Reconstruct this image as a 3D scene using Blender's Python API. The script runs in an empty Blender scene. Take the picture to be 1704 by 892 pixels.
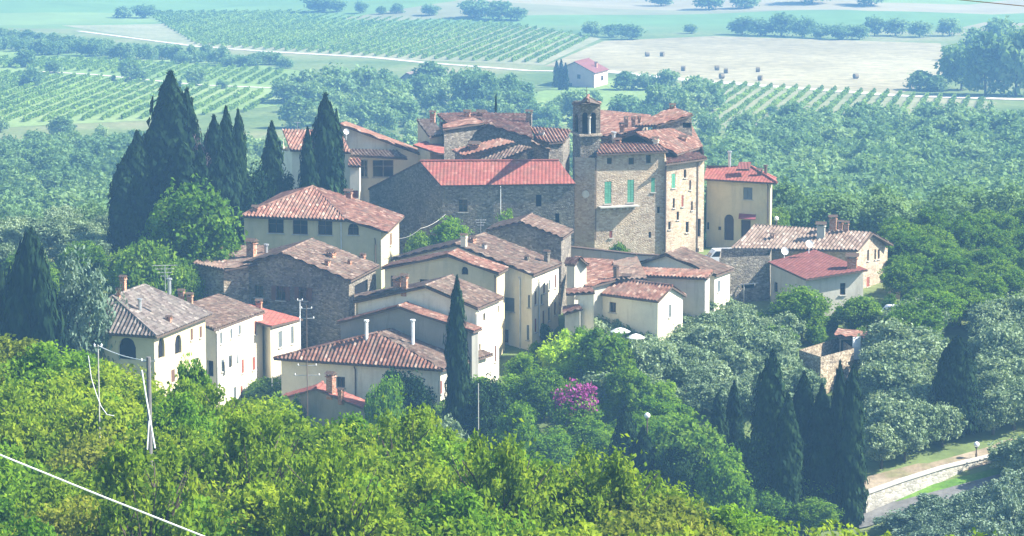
import bpy, math, random
import numpy as np
from mathutils import Vector, Matrix
random.seed(7)
RNG = np.random.default_rng(11)
SC = bpy.context.scene
COL = SC.collection
R = math.radians

# ------------------------------------------------------------------ camera, sky, sun, exposure
F, CX, CY, PITCH = 4900.0, 852.0, 446.0, R(8.0)
cd = bpy.data.cameras.new('camera'); cam = bpy.data.objects.new('camera', cd); COL.objects.link(cam)
cd.sensor_width = 36.0; cd.lens = 36.0 * F / 1704.0; cd.clip_start = 1.0; cd.clip_end = 9000.0
cam.location = (0, 0, 0); cam.rotation_euler = (R(90) - PITCH, 0, 0)
SC.camera = cam
SUN_EL = R(41.0); SUN_AZ = R(-3.0)          # azimuth counted from +X towards +Y
TO_SUN = Vector((math.cos(SUN_EL) * math.cos(SUN_AZ), math.cos(SUN_EL) * math.sin(SUN_AZ), math.sin(SUN_EL)))
W = bpy.data.worlds.new('World'); SC.world = W; W.use_nodes = True
wn = W.node_tree.nodes; wl = W.node_tree.links; bg = wn['Background']
sky = wn.new('ShaderNodeTexSky'); sky.sky_type = 'NISHITA'; sky.sun_disc = False
sky.sun_elevation = SUN_EL; sky.sun_rotation = math.atan2(TO_SUN.x, TO_SUN.y)
wl.new(sky.outputs[0], bg.inputs[0]); bg.inputs[1].default_value = 0.085
sd = bpy.data.lights.new('sun', 'SUN'); sd.energy = 5.0; sd.angle = R(0.5); sd.color = (1.0, 0.955, 0.86)
sun = bpy.data.objects.new('sun', sd); COL.objects.link(sun)
sun.rotation_euler = TO_SUN.to_track_quat('Z', 'Y').to_euler()
SC.view_settings.view_transform = 'Standard'; SC.view_settings.look = 'None'
SC.view_settings.exposure = 1.72; SC.view_settings.gamma = 1.0; SC.view_settings.use_curve_mapping = False
SC.render.engine = 'CYCLES'
SC.cycles.max_bounces = 6; SC.cycles.diffuse_bounces = 2; SC.cycles.transmission_bounces = 3
SC.cycles.volume_bounces = 2; SC.cycles.transparent_max_bounces = 6; SC.cycles.use_denoising = True

HAZE_DENSITY = 0.00034

# ------------------------------------------------------------------ pixel <-> place
FW = Vector((0, math.cos(PITCH), -math.sin(PITCH))); UP = Vector((0, math.sin(PITCH), math.cos(PITCH)))
def ray(px, py):
    return FW + Vector((1, 0, 0)) * ((px - CX) / F) + UP * ((CY - py) / F)
YOFF = 0.0
def P(px, py, Y, off=True):
    d = ray(px, py); return d * ((Y + (YOFF if off else 0.0)) / d.y)
def Q(px, py, z):
    d = ray(px, py); return d * (z / d.z)
def proj(p):
    d = Vector(p); k = d.dot(FW); return (CX + F * d.x / k, CY - F * d.dot(UP) / k)
def ppm(Y): return F / (Y * 1.0)

# ------------------------------------------------------------------ terrain
VY = [-500, 200, 230, 250, 258, 270, 284, 300, 330, 346, 400, 480, 560, 640, 720, 1150, 1500, 2200, 4200]
VZ = [-64, -62, -59.5, -57.4, -55.3, -52.3, -49, -46.2, -44.9, -45.2, -56, -61.5, -64, -65.5, -66, -66, -58, -30, 60]
EX = [-60, -30, -5, 5, 15, 30, 60]; EY = [205, 195, 172, 155, 141, 133, 128]
def ground_np(x, y):
    zv = np.interp(y, VY, VZ)
    side = np.clip((np.abs(x + 5) - 75) / 120, 0, 1)
    zv = np.where((y > 190) & (y < 640), zv * (1 - side * 0.55) + side * 0.55 * np.minimum(zv, -64), zv)
    far = np.clip((y - 1150) / 250, 0, 1)
    zv = zv + far * (5 * np.sin(x / 61 + 1.3) * np.sin(y / 83) + 4 * np.sin(x / 27 + y / 140))
    st = lambda a, b, q: np.clip((q - a) / (b - a), 0, 1)
    zv = zv - 3.8 * st(-12, -24, x) * st(248, 262, y) * (1 - st(284, 299, y))
    edge = np.interp(x, EX, EY)
    zf = np.interp(y, [-400, 0, 8, 125, 160], [10, -1.7, -4.6, -40, -41])
    zf = zf + 0.0
    drop = np.minimum(zf, -41 - (y - edge) * 0.8)
    return np.where(y < edge, np.maximum(zf, -41.0), np.maximum(drop, zv))
def ground(x, y): return float(ground_np(np.array([float(x)]), np.array([float(y)]))[0])
def G(px, py, y0=205, y1=2500):
    d = ray(px, py); ys = np.arange(y0, y1, 0.5)
    x = d.x / d.y * ys; z = d.z / d.y * ys
    below = z <= ground_np(x, ys)
    i = int(np.argmax(below)) if below.any() else len(ys) - 1
    return Vector((x[i], ys[i], float(ground_np(x[i:i+1], ys[i:i+1])[0])))

# ------------------------------------------------------------------ materials
def mat(name, rough=0.85, spec=0.3):
    m = bpy.data.materials.new(name); m.use_nodes = True
    nt = m.node_tree; b = nt.nodes['Principled BSDF']
    b.inputs['Roughness'].default_value = rough; b.inputs['Specular IOR Level'].default_value = spec
    return m, nt, b
def N(nt, t, **kw):
    n = nt.nodes.new('ShaderNode' + t)
    for k, v in kw.items(): setattr(n, k, v)
    return n
def ramp(nt, fac, stops, interp='LINEAR'):
    r = N(nt, 'ValToRGB'); r.color_ramp.interpolation = interp; e = r.color_ramp.elements
    while len(e) > 1: e.remove(e[-1])
    e[0].position = stops[0][0]; e[0].color = (*stops[0][1], 1)
    for p, c in stops[1:]:
        x = e.new(p); x.color = (*c, 1)
    nt.links.new(fac, r.inputs[0]); return r.outputs[0]
def noise(nt, scale, detail=3, vec=None, rough=0.55):
    n = N(nt, 'TexNoise'); n.inputs['Scale'].default_value = scale; n.inputs['Detail'].default_value = detail
    n.inputs['Roughness'].default_value = rough
    if vec: nt.links.new(vec, n.inputs['Vector'])
    return n.outputs['Fac']
def mixc(nt, a, b, fac, mode='MIX'):
    m = N(nt, 'Mix'); m.data_type = 'RGBA'; m.blend_type = mode
    for s, v in ((6, a), (7, b)):
        if hasattr(v, 'links'): nt.links.new(v, m.inputs[s])
        else: m.inputs[s].default_value = (*v, 1)
    if hasattr(fac, 'links'): nt.links.new(fac, m.inputs[0])
    else: m.inputs[0].default_value = fac
    return m.outputs[2]
def pos(nt): return N(nt, 'NewGeometry').outputs['Position']
def plain(name, c, rough=0.8, spec=0.3, metal=0):
    m, nt, b = mat(name, rough, spec)
    v = noise(nt, 1.7, 4, pos(nt))
    o = ramp(nt, v, [(0.3, tuple(x * 0.8 for x in c)), (0.7, tuple(min(1, x * 1.12) for x in c))])
    nt.links.new(o, b.inputs['Base Color']); b.inputs['Metallic'].default_value = metal
    return m
def plaster(name, c, stain=(0.3, 0.27, 0.2), amt=0.5):
    m, nt, b = mat(name, 0.92, 0.15)
    p = pos(nt)
    a = ramp(nt, noise(nt, 0.55, 5, p), [(0.3, tuple(x * 0.84 for x in c)), (0.65, c)])
    mp = N(nt, 'Mapping'); mp.inputs['Scale'].default_value = (1.6, 1.6, 0.22); nt.links.new(p, mp.inputs[0])
    s = N(nt, 'MapRange'); nt.links.new(noise(nt, 1.0, 6, mp.outputs[0], 0.65), s.inputs[0])
    s.inputs[1].default_value = 0.52; s.inputs[2].default_value = 0.78; s.inputs[4].default_value = amt
    o = mixc(nt, a, stain, s.outputs[0])
    f = N(nt, 'MapRange'); nt.links.new(noise(nt, 7, 3, p), f.inputs[0]); f.inputs[3].default_value = .9; f.inputs[4].default_value = 1.08
    o = mixc(nt, o, f.outputs[0], 1.0, 'MULTIPLY')
    nt.links.new(o, b.inputs['Base Color'])
    bp = N(nt, 'Bump'); bp.inputs['Strength'].default_value = 0.3; bp.inputs['Distance'].default_value = 0.05
    nt.links.new(noise(nt, 5, 4, p), bp.inputs['Height']); nt.links.new(bp.outputs[0], b.inputs['Normal'])
    return m
def stone(name, cols, scale=3.6, patch=None):
    m, nt, b = mat(name, 0.95, 0.1)
    p = pos(nt)
    mp = N(nt, 'Mapping'); mp.inputs['Scale'].default_value = (1, 1, 1.8); nt.links.new(p, mp.inputs[0])
    v = N(nt, 'TexVoronoi'); v.inputs['Scale'].default_value = scale; nt.links.new(mp.outputs[0], v.inputs['Vector'])
    sp = N(nt, 'SeparateColor'); nt.links.new(v.outputs['Color'], sp.inputs[0])
    st = ramp(nt, sp.outputs[0], [(0.0, cols[0]), (0.35, cols[1]), (0.7, cols[2]), (1.0, cols[3])])
    big = ramp(nt, noise(nt, 0.33, 5, p, 0.6), [(0.3, (0.7, 0.7, 0.72)), (0.5, (1, 1, 1)), (0.72, (1.25, 1.18, 1.05))])
    o = mixc(nt, st, big, 1.0, 'MULTIPLY')
    e = N(nt, 'TexVoronoi'); e.feature = 'DISTANCE_TO_EDGE'; e.inputs['Scale'].default_value = scale; nt.links.new(mp.outputs[0], e.inputs['Vector'])
    ej = N(nt, 'MapRange'); nt.links.new(e.outputs['Distance'], ej.inputs[0]); ej.inputs[2].default_value = 0.1; ej.inputs[3].default_value = 0.3; ej.inputs[4].default_value = 0
    o = mixc(nt, o, tuple(x * 0.62 for x in cols[1]), ej.outputs[0])
    if patch:
        pm = N(nt, 'MapRange'); nt.links.new(noise(nt, 0.5, 3, p), pm.inputs[0]); pm.inputs[1].default_value = .55; pm.inputs[2].default_value = .62; pm.inputs[4].default_value = .75
        o = mixc(nt, o, patch, pm.outputs[0])
    nt.links.new(o, b.inputs['Base Color'])
    bp = N(nt, 'Bump'); bp.inputs['Strength'].default_value = 0.8; bp.inputs['Distance'].default_value = 0.08
    nt.links.new(e.outputs['Distance'], bp.inputs['Height']); nt.links.new(bp.outputs[0], b.inputs['Normal'])
    return m
def tiles(name, cols, lichen=(0.33, 0.31, 0.26), lamt=0.6, pale=0.2):
    """clay roof tiles: UV counts whole tiles across and down the slope"""
    m, nt, b = mat(name, 0.9, 0.15)
    uv = N(nt, 'UVMap'); fl = N(nt, 'VectorMath', operation='FLOOR'); nt.links.new(uv.outputs[0], fl.inputs[0])
    wn_ = N(nt, 'TexWhiteNoise'); wn_.noise_dimensions = '3D'; nt.links.new(fl.outputs[0], wn_.inputs['Vector'])
    c = ramp(nt, wn_.outputs['Value'], [(0, cols[0]), (0.4, cols[1]), (0.75, cols[2]), (1.0 - pale * .5, cols[2]), (1.0, cols[3])])
    p = pos(nt)
    l = N(nt, 'MapRange'); nt.links.new(noise(nt, 0.75, 5, p, 0.65), l.inputs[0]); l.inputs[1].default_value = .45; l.inputs[2].default_value = .68; l.inputs[4].default_value = lamt
    c = mixc(nt, c, lichen, l.outputs[0])
    sx = N(nt, 'SeparateXYZ'); nt.links.new(uv.outputs[0], sx.inputs[0])
    fr = N(nt, 'Math', operation='FRACT'); nt.links.new(sx.outputs[1], fr.inputs[0])
    e = N(nt, 'MapRange'); nt.links.new(fr.outputs[0], e.inputs[0]); e.inputs[2].default_value = 0.16; e.inputs[3].default_value = .55; e.inputs[4].default_value = 1
    c = mixc(nt, c, e.outputs[0], 1.0, 'MULTIPLY')
    nt.links.new(c, b.inputs['Base Color'])
    bp = N(nt, 'Bump'); bp.inputs['Strength'].default_value = .8; bp.inputs['Distance'].default_value = .06
    nt.links.new(fr.outputs[0], bp.inputs['Height']); nt.links.new(bp.outputs[0], b.inputs['Normal'])
    return m
def leaf(name, dark, mid, light, trans=0.35, patch=0.9, ptint=None):
    m, nt, b = mat(name, 0.85, 0.03)
    at = N(nt, 'Attribute'); at.attribute_name = 'rnd'
    oi = N(nt, 'ObjectInfo'); tc = N(nt, 'TexCoord')
    add = N(nt, 'VectorMath', operation='ADD'); nt.links.new(tc.outputs['Object'], add.inputs[0])
    sc_ = N(nt, 'VectorMath', operation='SCALE'); sc_.inputs[0].default_value = (37, 91, 53); nt.links.new(oi.outputs['Random'], sc_.inputs['Scale'])
    nt.links.new(sc_.outputs[0], add.inputs[1])
    nz = noise(nt, patch, 3, add.outputs[0])
    s = N(nt, 'Math', operation='MULTIPLY_ADD'); nt.links.new(nz, s.inputs[0]); s.inputs[1].default_value = 1.2
    s2 = N(nt, 'Math', operation='MULTIPLY_ADD'); nt.links.new(at.outputs['Fac'], s2.inputs[0]); s2.inputs[1].default_value = 0.5
    s2.inputs[2].default_value = -0.48
    nt.links.new(s2.outputs[0], s.inputs[2])
    s3 = N(nt, 'Math', operation='MULTIPLY_ADD'); nt.links.new(oi.outputs['Random'], s3.inputs[0]); s3.inputs[1].default_value = .3; nt.links.new(s.outputs[0], s3.inputs[2])
    c = ramp(nt, s3.outputs[0], [(0.1, dark), (0.45, mid), (0.85, light)])
    nt.links.new(c, b.inputs['Base Color'])
    tr = N(nt, 'BsdfTranslucent'); mx = N(nt, 'MixShader'); mx.inputs[0].default_value = trans
    tc2 = mixc(nt, c, (1.0, 1.0, 0.45), 1.0, 'MULTIPLY')
    nt.links.new(tc2, tr.inputs[0]); nt.links.new(b.outputs[0], mx.inputs[1]); nt.links.new(tr.outputs[0], mx.inputs[2])
    nt.links.new(mx.outputs[0], nt.nodes['Material Output'].inputs['Surface'])
    return m

M = {}
M['cream'] = plaster('cream plaster', (0.56, 0.47, 0.29), amt=.6)
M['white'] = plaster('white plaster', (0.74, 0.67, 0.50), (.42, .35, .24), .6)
M['ochre'] = plaster('ochre plaster', (0.52, 0.42, 0.23), amt=.6)
M['pale'] = plaster('pale grey plaster', (0.50, 0.47, 0.38), (.24, .21, .16), .6)
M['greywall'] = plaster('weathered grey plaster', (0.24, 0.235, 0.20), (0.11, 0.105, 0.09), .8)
M['pink'] = plaster('pinkish plaster', (0.55, 0.40, 0.33))
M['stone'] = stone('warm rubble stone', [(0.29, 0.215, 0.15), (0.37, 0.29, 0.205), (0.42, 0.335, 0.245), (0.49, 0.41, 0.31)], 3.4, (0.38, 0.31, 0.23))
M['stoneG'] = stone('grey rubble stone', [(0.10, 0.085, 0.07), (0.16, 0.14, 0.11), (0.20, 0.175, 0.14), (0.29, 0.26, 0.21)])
M['stoneB'] = stone('brown rubble stone', [(0.14, 0.11, 0.08), (0.24, 0.19, 0.13), (0.33, 0.27, 0.19), (0.44, 0.38, 0.29)])
M['wallstone'] = stone('pale retaining wall stone', [(0.26, 0.245, 0.20), (0.34, 0.32, 0.27), (0.40, 0.38, 0.32), (0.46, 0.44, 0.38)], 2.2)
M['brick'] = stone('old brick', [(0.30, 0.13, 0.08), (0.40, 0.2, 0.12), (0.45, 0.26, 0.17), (0.5, 0.36, 0.27)], 5)
M['t_red'] = tiles('new red tiles', [(0.22, 0.065, 0.05), (0.26, 0.08, 0.062), (0.285, 0.095, 0.072), (0.33, 0.14, 0.105)], (0.17, .09, .065), .6)
M['t_terra'] = tiles('terracotta tiles', [(0.11, 0.05, 0.035), (0.20, 0.092, 0.064), (0.255, 0.13, 0.092), (0.39, 0.27, 0.205)], (.16, .125, .095), .7, .25)
M['t_brown'] = tiles('aged brown tiles', [(0.08, 0.05, 0.038), (0.145, 0.09, 0.066), (0.19, 0.125, 0.092), (0.30, 0.23, 0.18)], (.15, .13, .10), .65, .25)
M['t_grey'] = tiles('grey lichened tiles', [(0.09, 0.07, 0.06), (0.15, 0.12, 0.105), (0.20, 0.165, 0.145), (0.31, 0.27, 0.23)], (.19, .175, .15), .6, .25)
M['t_tan'] = tiles('pale tan tiles', [(0.12, 0.08, 0.06), (0.20, 0.14, 0.105), (0.25, 0.18, 0.14), (0.35, 0.285, 0.23)], (.22, .185, .145), .55, .3)
M['t_dark'] = tiles('dark wine tiles', [(0.14, 0.05, 0.042), (0.175, 0.06, 0.05), (0.19, 0.068, 0.056), (0.22, 0.09, 0.075)], (.15, .07, .055), .5)
M['wood'] = plain('dark roof timber', (0.10, 0.07, 0.05))
M['frame'] = plain('brown window frame', (0.12, 0.08, 0.05))
M['framew'] = plain('pale window frame', (0.5, 0.47, 0.4))
M['sill'] = plain('grey stone sill', (0.42, 0.40, 0.35))
M['door'] = plain('dark brown door boards', (0.07, 0.045, 0.035))
M['doorred'] = plain('wine red door', (0.18, 0.04, 0.035))
M['green'] = plain('green painted shutter', (0.10, 0.30, 0.19))
M['brownsh'] = plain('brown painted shutter', (0.14, 0.075, 0.05))
M['redsh'] = plain('faded red shutter', (0.28, 0.09, 0.06))
M['greysh'] = plain('grey shutter', (0.13, 0.15, 0.15))
M['metal'] = plain('galvanised metal', (0.45, 0.45, 0.45), 0.45, 0.5, 0.6)
M['pipe'] = plain('dark downpipe', (0.11, 0.075, 0.055), 0.5)
M['gutw'] = plain('pale gutter', (0.6, 0.6, 0.58), 0.5)
M['whitep'] = plain('white paint', (0.8, 0.8, 0.78), 0.5)
M['cable'] = plain('pale cable sheath', (0.75, 0.75, 0.74), 0.5)
M['black'] = plain('black rubber', (0.02, 0.02, 0.02), 0.6)
M['pole'] = plain('weathered pole timber', (0.16, 0.15, 0.15))
M['concrete'] = plain('concrete', (0.42, 0.40, 0.36))
M['cloth'] = plain('white canvas', (0.6, 0.6, 0.57))
M['awn'] = plain('maroon awning cloth', (0.20, 0.05, 0.06))
M['bark'] = plain('grey brown bark', (0.085, 0.065, 0.05))
M['straw'] = plain('straw', (0.15, 0.115, 0.06))  # darkened all over: the bales' shaded side is put into the colour
m, nt, b = mat('dark window glass', 0.15, 0.5)
b.inputs['Base Color'].default_value = (0.018, 0.022, 0.025, 1); M['glass'] = m
m, nt, b = mat('white globe', 0.3, 0.5); b.inputs['Base Color'].default_value = (0.85, 0.85, 0.85, 1); M['globe'] = m
m, nt, b = mat('dark interior', 0.95, 0.0); b.inputs['Base Color'].default_value = (0.02, 0.02, 0.022, 1); M['void'] = m  # near-black colour stands in for the shade inside openings
m, nt, b = mat('car paint white', 0.3, 0.5); b.inputs['Base Color'].default_value = (0.75, 0.76, 0.78, 1); M['carw'] = m

M['l_fg'] = leaf('yellow green oak leaves', (0.045, 0.10, 0.007), (0.16, 0.26, 0.016), (0.32, 0.40, 0.03), .5)
M['l_fg2'] = leaf('fresh green leaves', (0.03, 0.10, 0.010), (0.12, 0.25, 0.018), (0.24, 0.38, 0.03), .5)
M['l_fg3'] = leaf('olive tinted acacia leaves', (0.055, 0.09, 0.010), (0.17, 0.22, 0.022), (0.30, 0.32, 0.045), .5)
M['l_mid'] = leaf('mid green leaves', (0.02, 0.07, 0.010), (0.09, 0.19, 0.020), (0.22, 0.34, 0.04), .45)
M['l_bright'] = leaf('lime green leaves', (0.14, 0.26, 0.015), (0.34, 0.52, 0.03), (0.52, 0.68, 0.05), .5)
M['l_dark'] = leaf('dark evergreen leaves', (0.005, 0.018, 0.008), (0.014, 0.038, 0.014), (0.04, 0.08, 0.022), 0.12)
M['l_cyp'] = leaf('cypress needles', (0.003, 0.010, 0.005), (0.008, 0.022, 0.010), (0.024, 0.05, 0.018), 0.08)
M['l_olive'] = leaf('silvery olive leaves', (0.065, 0.11, 0.06), (0.18, 0.255, 0.14), (0.32, 0.40, 0.24), .3)
M['l_olive2'] = leaf('blue grey olive leaves', (0.05, 0.09, 0.06), (0.14, 0.21, 0.14), (0.28, 0.36, 0.26), .25)
M['l_far'] = leaf('woodland leaves', (0.08, 0.15, 0.06), (0.14, 0.24, 0.09), (0.22, 0.32, 0.13), 0.4, 0.12)  # haze put into the colour: leaves paled so distant crowns look lighter
M['l_far2'] = leaf('pale woodland leaves', (0.10, 0.17, 0.07), (0.19, 0.29, 0.11), (0.30, 0.40, 0.16), 0.35, 0.12)
M['l_vine'] = leaf('vine leaves', (0.06, 0.12, 0.02), (0.13, 0.22, 0.035), (0.22, 0.32, 0.06), 0.3, 0.4)
M['l_pink'] = leaf('magenta flowers', (0.14, 0.025, 0.11), (0.26, 0.045, 0.20), (0.40, 0.10, 0.32), .3)
M['l_dead'] = leaf('purplish bare twigs', (0.07, 0.05, 0.05), (0.12, 0.085, 0.085), (0.2, 0.14, 0.14), 0.1)

def gmat(name, cols, s1=0.02, s2=0.6):
    m, nt, b = mat(name, 1.0, 0.0); p = pos(nt)
    a = ramp(nt, noise(nt, s1, 6, p, 0.6), [(0.3, cols[0]), (0.5, cols[1]), (0.7, cols[2])])
    f = N(nt, 'MapRange'); nt.links.new(noise(nt, s2, 5, p, 0.7), f.inputs[0]); f.inputs[1].default_value = .3; f.inputs[2].default_value = .7; f.inputs[3].default_value = .7; f.inputs[4].default_value = 1.3
    nt.links.new(mixc(nt, a, f.outputs[0], 1.0, 'MULTIPLY'), b.inputs['Base Color'])
    return m
M['ground'] = gmat('grassy ground', [(0.06, 0.11, 0.03), (0.10, 0.16, 0.045), (0.19, 0.20, 0.09)])
def ground_mat():
    m = gmat('grassy valley ground', [(0.07, 0.11, 0.035), (0.12, 0.155, 0.055), (0.20, 0.185, 0.10)]); nt = m.node_tree; b = nt.nodes['Principled BSDF']
    old = b.inputs['Base Color'].links[0].from_socket; p = pos(nt); sx = N(nt, 'SeparateXYZ'); nt.links.new(p, sx.inputs[0])
    f = N(nt, 'MapRange'); nt.links.new(sx.outputs[1], f.inputs[0]); f.inputs[1].default_value = 1090; f.inputs[2].default_value = 1160
    mp = N(nt, 'Mapping'); mp.inputs['Scale'].default_value = (.006, .010, .01); nt.links.new(p, mp.inputs[0])
    v = N(nt, 'TexVoronoi'); v.inputs['Scale'].default_value = 1.0; nt.links.new(mp.outputs[0], v.inputs['Vector']); sc_ = N(nt, 'SeparateColor'); nt.links.new(v.outputs['Color'], sc_.inputs[0])
    fields = ramp(nt, sc_.outputs[0], [(0, (.17, .17, .09)), (.2, (.11, .18, .06)), (.38, (.23, .20, .12)), (.52, (.10, .17, .06)), (.72, (.19, .175, .10)), (.84, (.14, .20, .07))], 'CONSTANT')
    g = N(nt, 'MapRange'); nt.links.new(noise(nt, .05, 5, p, .7), g.inputs[0]); g.inputs[3].default_value = .65; g.inputs[4].default_value = 1.3
    fields = mixc(nt, fields, g.outputs[0], 1.0, 'MULTIPLY')
    nt.links.new(mixc(nt, old, fields, f.outputs[0]), b.inputs['Base Color']); return m
M['ground'] = ground_mat()
M['hay'] = gmat('mown hay field', [(0.19, 0.165, 0.095), (0.255, 0.22, 0.13), (0.31, 0.275, 0.17)], 0.012, 0.25)
M['vground'] = gmat('vineyard grass', [(0.15, 0.17, 0.08), (0.20, 0.20, 0.11), (0.26, 0.24, 0.15)], 0.03, .5)
M['meadow'] = gmat('pale meadow', [(0.11, 0.17, 0.05), (0.16, 0.22, 0.07), (0.21, 0.25, 0.10)], 0.02, .5)
M['tan'] = gmat('dry pasture', [(0.20, 0.155, 0.12), (0.25, 0.20, 0.15), (0.17, 0.17, 0.09)], 0.012, .3)
M['track'] = gmat('pale gravel track', [(0.40, 0.35, 0.28), (0.45, 0.40, 0.32), (0.5, 0.45, 0.37)], .1, .8)
M['asphalt'] = gmat('worn asphalt', [(0.11, 0.108, 0.10), (0.14, 0.137, 0.13), (0.17, 0.165, 0.155)], .3, 1.5)
M['earth'] = gmat('dry earth', [(0.15, 0.15, 0.07), (0.24, 0.19, 0.13), (0.30, 0.25, 0.18)], .35, 1.5)
M['lawn'] = gmat('bright verge grass', [(0.07, 0.14, 0.025), (0.10, 0.19, 0.03), (0.15, 0.21, 0.06)], .3, 2)
# broad crop stripes in the hay field ground
# ------------------------------------------------------------------ object helpers
def tag(o, label=None, cat=None, group=None, kind=None):
    if label: o['label'] = label
    if cat: o['category'] = cat
    if group: o['group'] = group
    if kind: o['kind'] = kind
    return o
def empty(name, loc, label, cat, group=None, rz=0):
    o = bpy.data.objects.new(name, None); COL.objects.link(o); o.location = loc; o.rotation_euler = (0, 0, rz)
    o.empty_display_size = 0.5
    return tag(o, label, cat, group)
def origin_of(parent):
    v = Vector((0, 0, 0)); p = parent
    while p is not None: v += p.location; p = p.parent
    return v
class MB:
    """collects world-space faces; build() links them as one mesh object under a parent"""
    def __init__(s): s.v = []; s.f = []; s.uv = []; s.mi = []
    def poly(s, pts, uv=None, mi=0):
        n = len(s.v); s.v += [tuple(p) for p in pts]; s.f.append(tuple(range(n, n + len(pts))))
        s.uv.append(uv or [(0, 0)] * len(pts)); s.mi.append(mi)
    def box(s, c, dx, dy, dz, yaw=0, mi=0):
        cx, cy, cz = c; ca, sa = math.cos(yaw), math.sin(yaw)
        def t(a, b_, z): return (cx + a * ca - b_ * sa, cy + a * sa + b_ * ca, cz + z)
        x, y = dx / 2, dy / 2
        lo = [t(-x, -y, 0), t(x, -y, 0), t(x, y, 0), t(-x, y, 0)]; hi = [t(-x, -y, dz), t(x, -y, dz), t(x, y, dz), t(-x, y, dz)]
        s.prism(lo, hi, mi)
    def prism(s, lo, hi, mi=0):
        n = len(lo); s.poly(lo[::-1], None, mi); s.poly(hi, None, mi)
        for i in range(n):
            j = (i + 1) % n; s.poly([lo[i], lo[j], hi[j], hi[i]], None, mi)
    def tube(s, pts, r, n=6, mi=0, r1=None):
        pts = [Vector(p) for p in pts]; rings = []
        for i, p in enumerate(pts):
            d = (pts[min(i + 1, len(pts) - 1)] - pts[max(i - 1, 0)]).normalized()
            a = d.cross(Vector((0, 0, 1)) if abs(d.z) < 0.9 else Vector((1, 0, 0))).normalized(); b_ = d.cross(a)
            rr = r if r1 is None else r + (r1 - r) * i / (len(pts) - 1)
            rings.append([p + a * rr * math.cos(2 * math.pi * k / n) + b_ * rr * math.sin(2 * math.pi * k / n) for k in range(n)])
        for i in range(len(rings) - 1):
            for k in range(n):
                l = (k + 1) % n; s.poly([rings[i][k], rings[i][l], rings[i + 1][l], rings[i + 1][k]], None, mi)
        s.poly(rings[0][::-1], None, mi); s.poly(rings[-1], None, mi)
    def lathe(s, c, prof, n=14, mi=0, sx=1, sy=1):
        for i in range(len(prof) - 1):
            for k in range(n):
                a, b_ = 2 * math.pi * k / n, 2 * math.pi * (k + 1) / n
                (r0, z0), (r1, z1) = prof[i], prof[i + 1]
                q = [(c[0] + r0 * math.cos(a) * sx, c[1] + r0 * math.sin(a) * sy, c[2] + z0), (c[0] + r0 * math.cos(b_) * sx, c[1] + r0 * math.sin(b_) * sy, c[2] + z0),
                     (c[0] + r1 * math.cos(b_) * sx, c[1] + r1 * math.sin(b_) * sy, c[2] + z1), (c[0] + r1 * math.cos(a) * sx, c[1] + r1 * math.sin(a) * sy, c[2] + z1)]
                if r0 < 1e-6: q = [q[0], q[2], q[3]]
                elif r1 < 1e-6: q = q[:3]
                s.poly(q, None, mi)
    def build(s, name, mats, parent=None, loc=None, smooth=False):
        base = origin_of(parent) if parent is not None else (Vector(loc) if loc is not None else Vector(s.v[0]))
        me = bpy.data.meshes.new(name)
        va = np.array(s.v, dtype=np.float64) - np.array(base)
        me.from_pydata(va.tolist(), [], s.f)
        if not isinstance(mats, (list, tuple)): mats = [mats]
        for mm in mats: me.materials.append(mm)
        me.polygons.foreach_set('material_index', s.mi)
        ul = me.uv_layers.new(name='UVMap'); ul.data.foreach_set('uv', np.array([c for u in s.uv for c in u], dtype=np.float32).ravel())
        if smooth: me.polygons.foreach_set('use_smooth', [True] * len(s.f))
        me.update()
        o = bpy.data.objects.new(name, me); COL.objects.link(o)
        if parent is not None: o.parent = parent
        else: o.location = base
        return o
def struct(mb, name, m, loc=(0, 0, 0)):
    o = mb.build(name, m, None, loc); o['kind'] = 'structure'; return o

# ------------------------------------------------------------------ ground sheet
def build_ground():
    xs = np.concatenate([np.arange(-3200, -200, 100), np.arange(-200, 200, 5), np.arange(200, 3201, 100)]).astype(float)
    ys = np.concatenate([np.arange(-400, 0, 40), np.arange(0, 450, 3), np.arange(450, 1200, 15), np.arange(1200, 2000, 30), np.arange(2000, 4201, 100)]).astype(float)
    X, Y = np.meshgrid(xs, ys); Z = ground_np(X, Y)
    v = np.stack([X, Y, Z], -1).reshape(-1, 3); nx = len(xs)
    i = np.arange(len(ys) - 1)[:, None] * nx + np.arange(nx - 1)[None, :]
    f = np.stack([i, i + 1, i + 1 + nx, i + nx], -1).reshape(-1, 4)
    me = bpy.data.meshes.new('ground'); me.from_pydata(v.tolist(), [], f.tolist()); me.materials.append(M['ground'])
    me.polygons.foreach_set('use_smooth', [True] * len(f))
    o = bpy.data.objects.new('ground', me); COL.objects.link(o); o['kind'] = 'structure'
build_ground()
mb = MB(); mb.box((0, 1900, -68), 6440, 4640, 190)
hz = mb.build('haze', plain('unused', (1, 1, 1)), None, (0, 0, 0))
hm = bpy.data.materials.new('haze air'); hm.use_nodes = True; hn = hm.node_tree; hn.nodes.clear()
ho = hn.nodes.new('ShaderNodeOutputMaterial'); pv = hn.nodes.new('ShaderNodeVolumePrincipled')
pv.inputs['Color'].default_value = (0.27, 0.57, 1.0, 1); pv.inputs['Density'].default_value = HAZE_DENSITY; pv.inputs['Anisotropy'].default_value = 0.0
hn.links.new(pv.outputs[0], ho.inputs['Volume']); hz.data.materials.clear(); hz.data.materials.append(hm)
tag(hz, 'pale blue summer haze filling the valley air', 'haze', kind='stuff')

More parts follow.
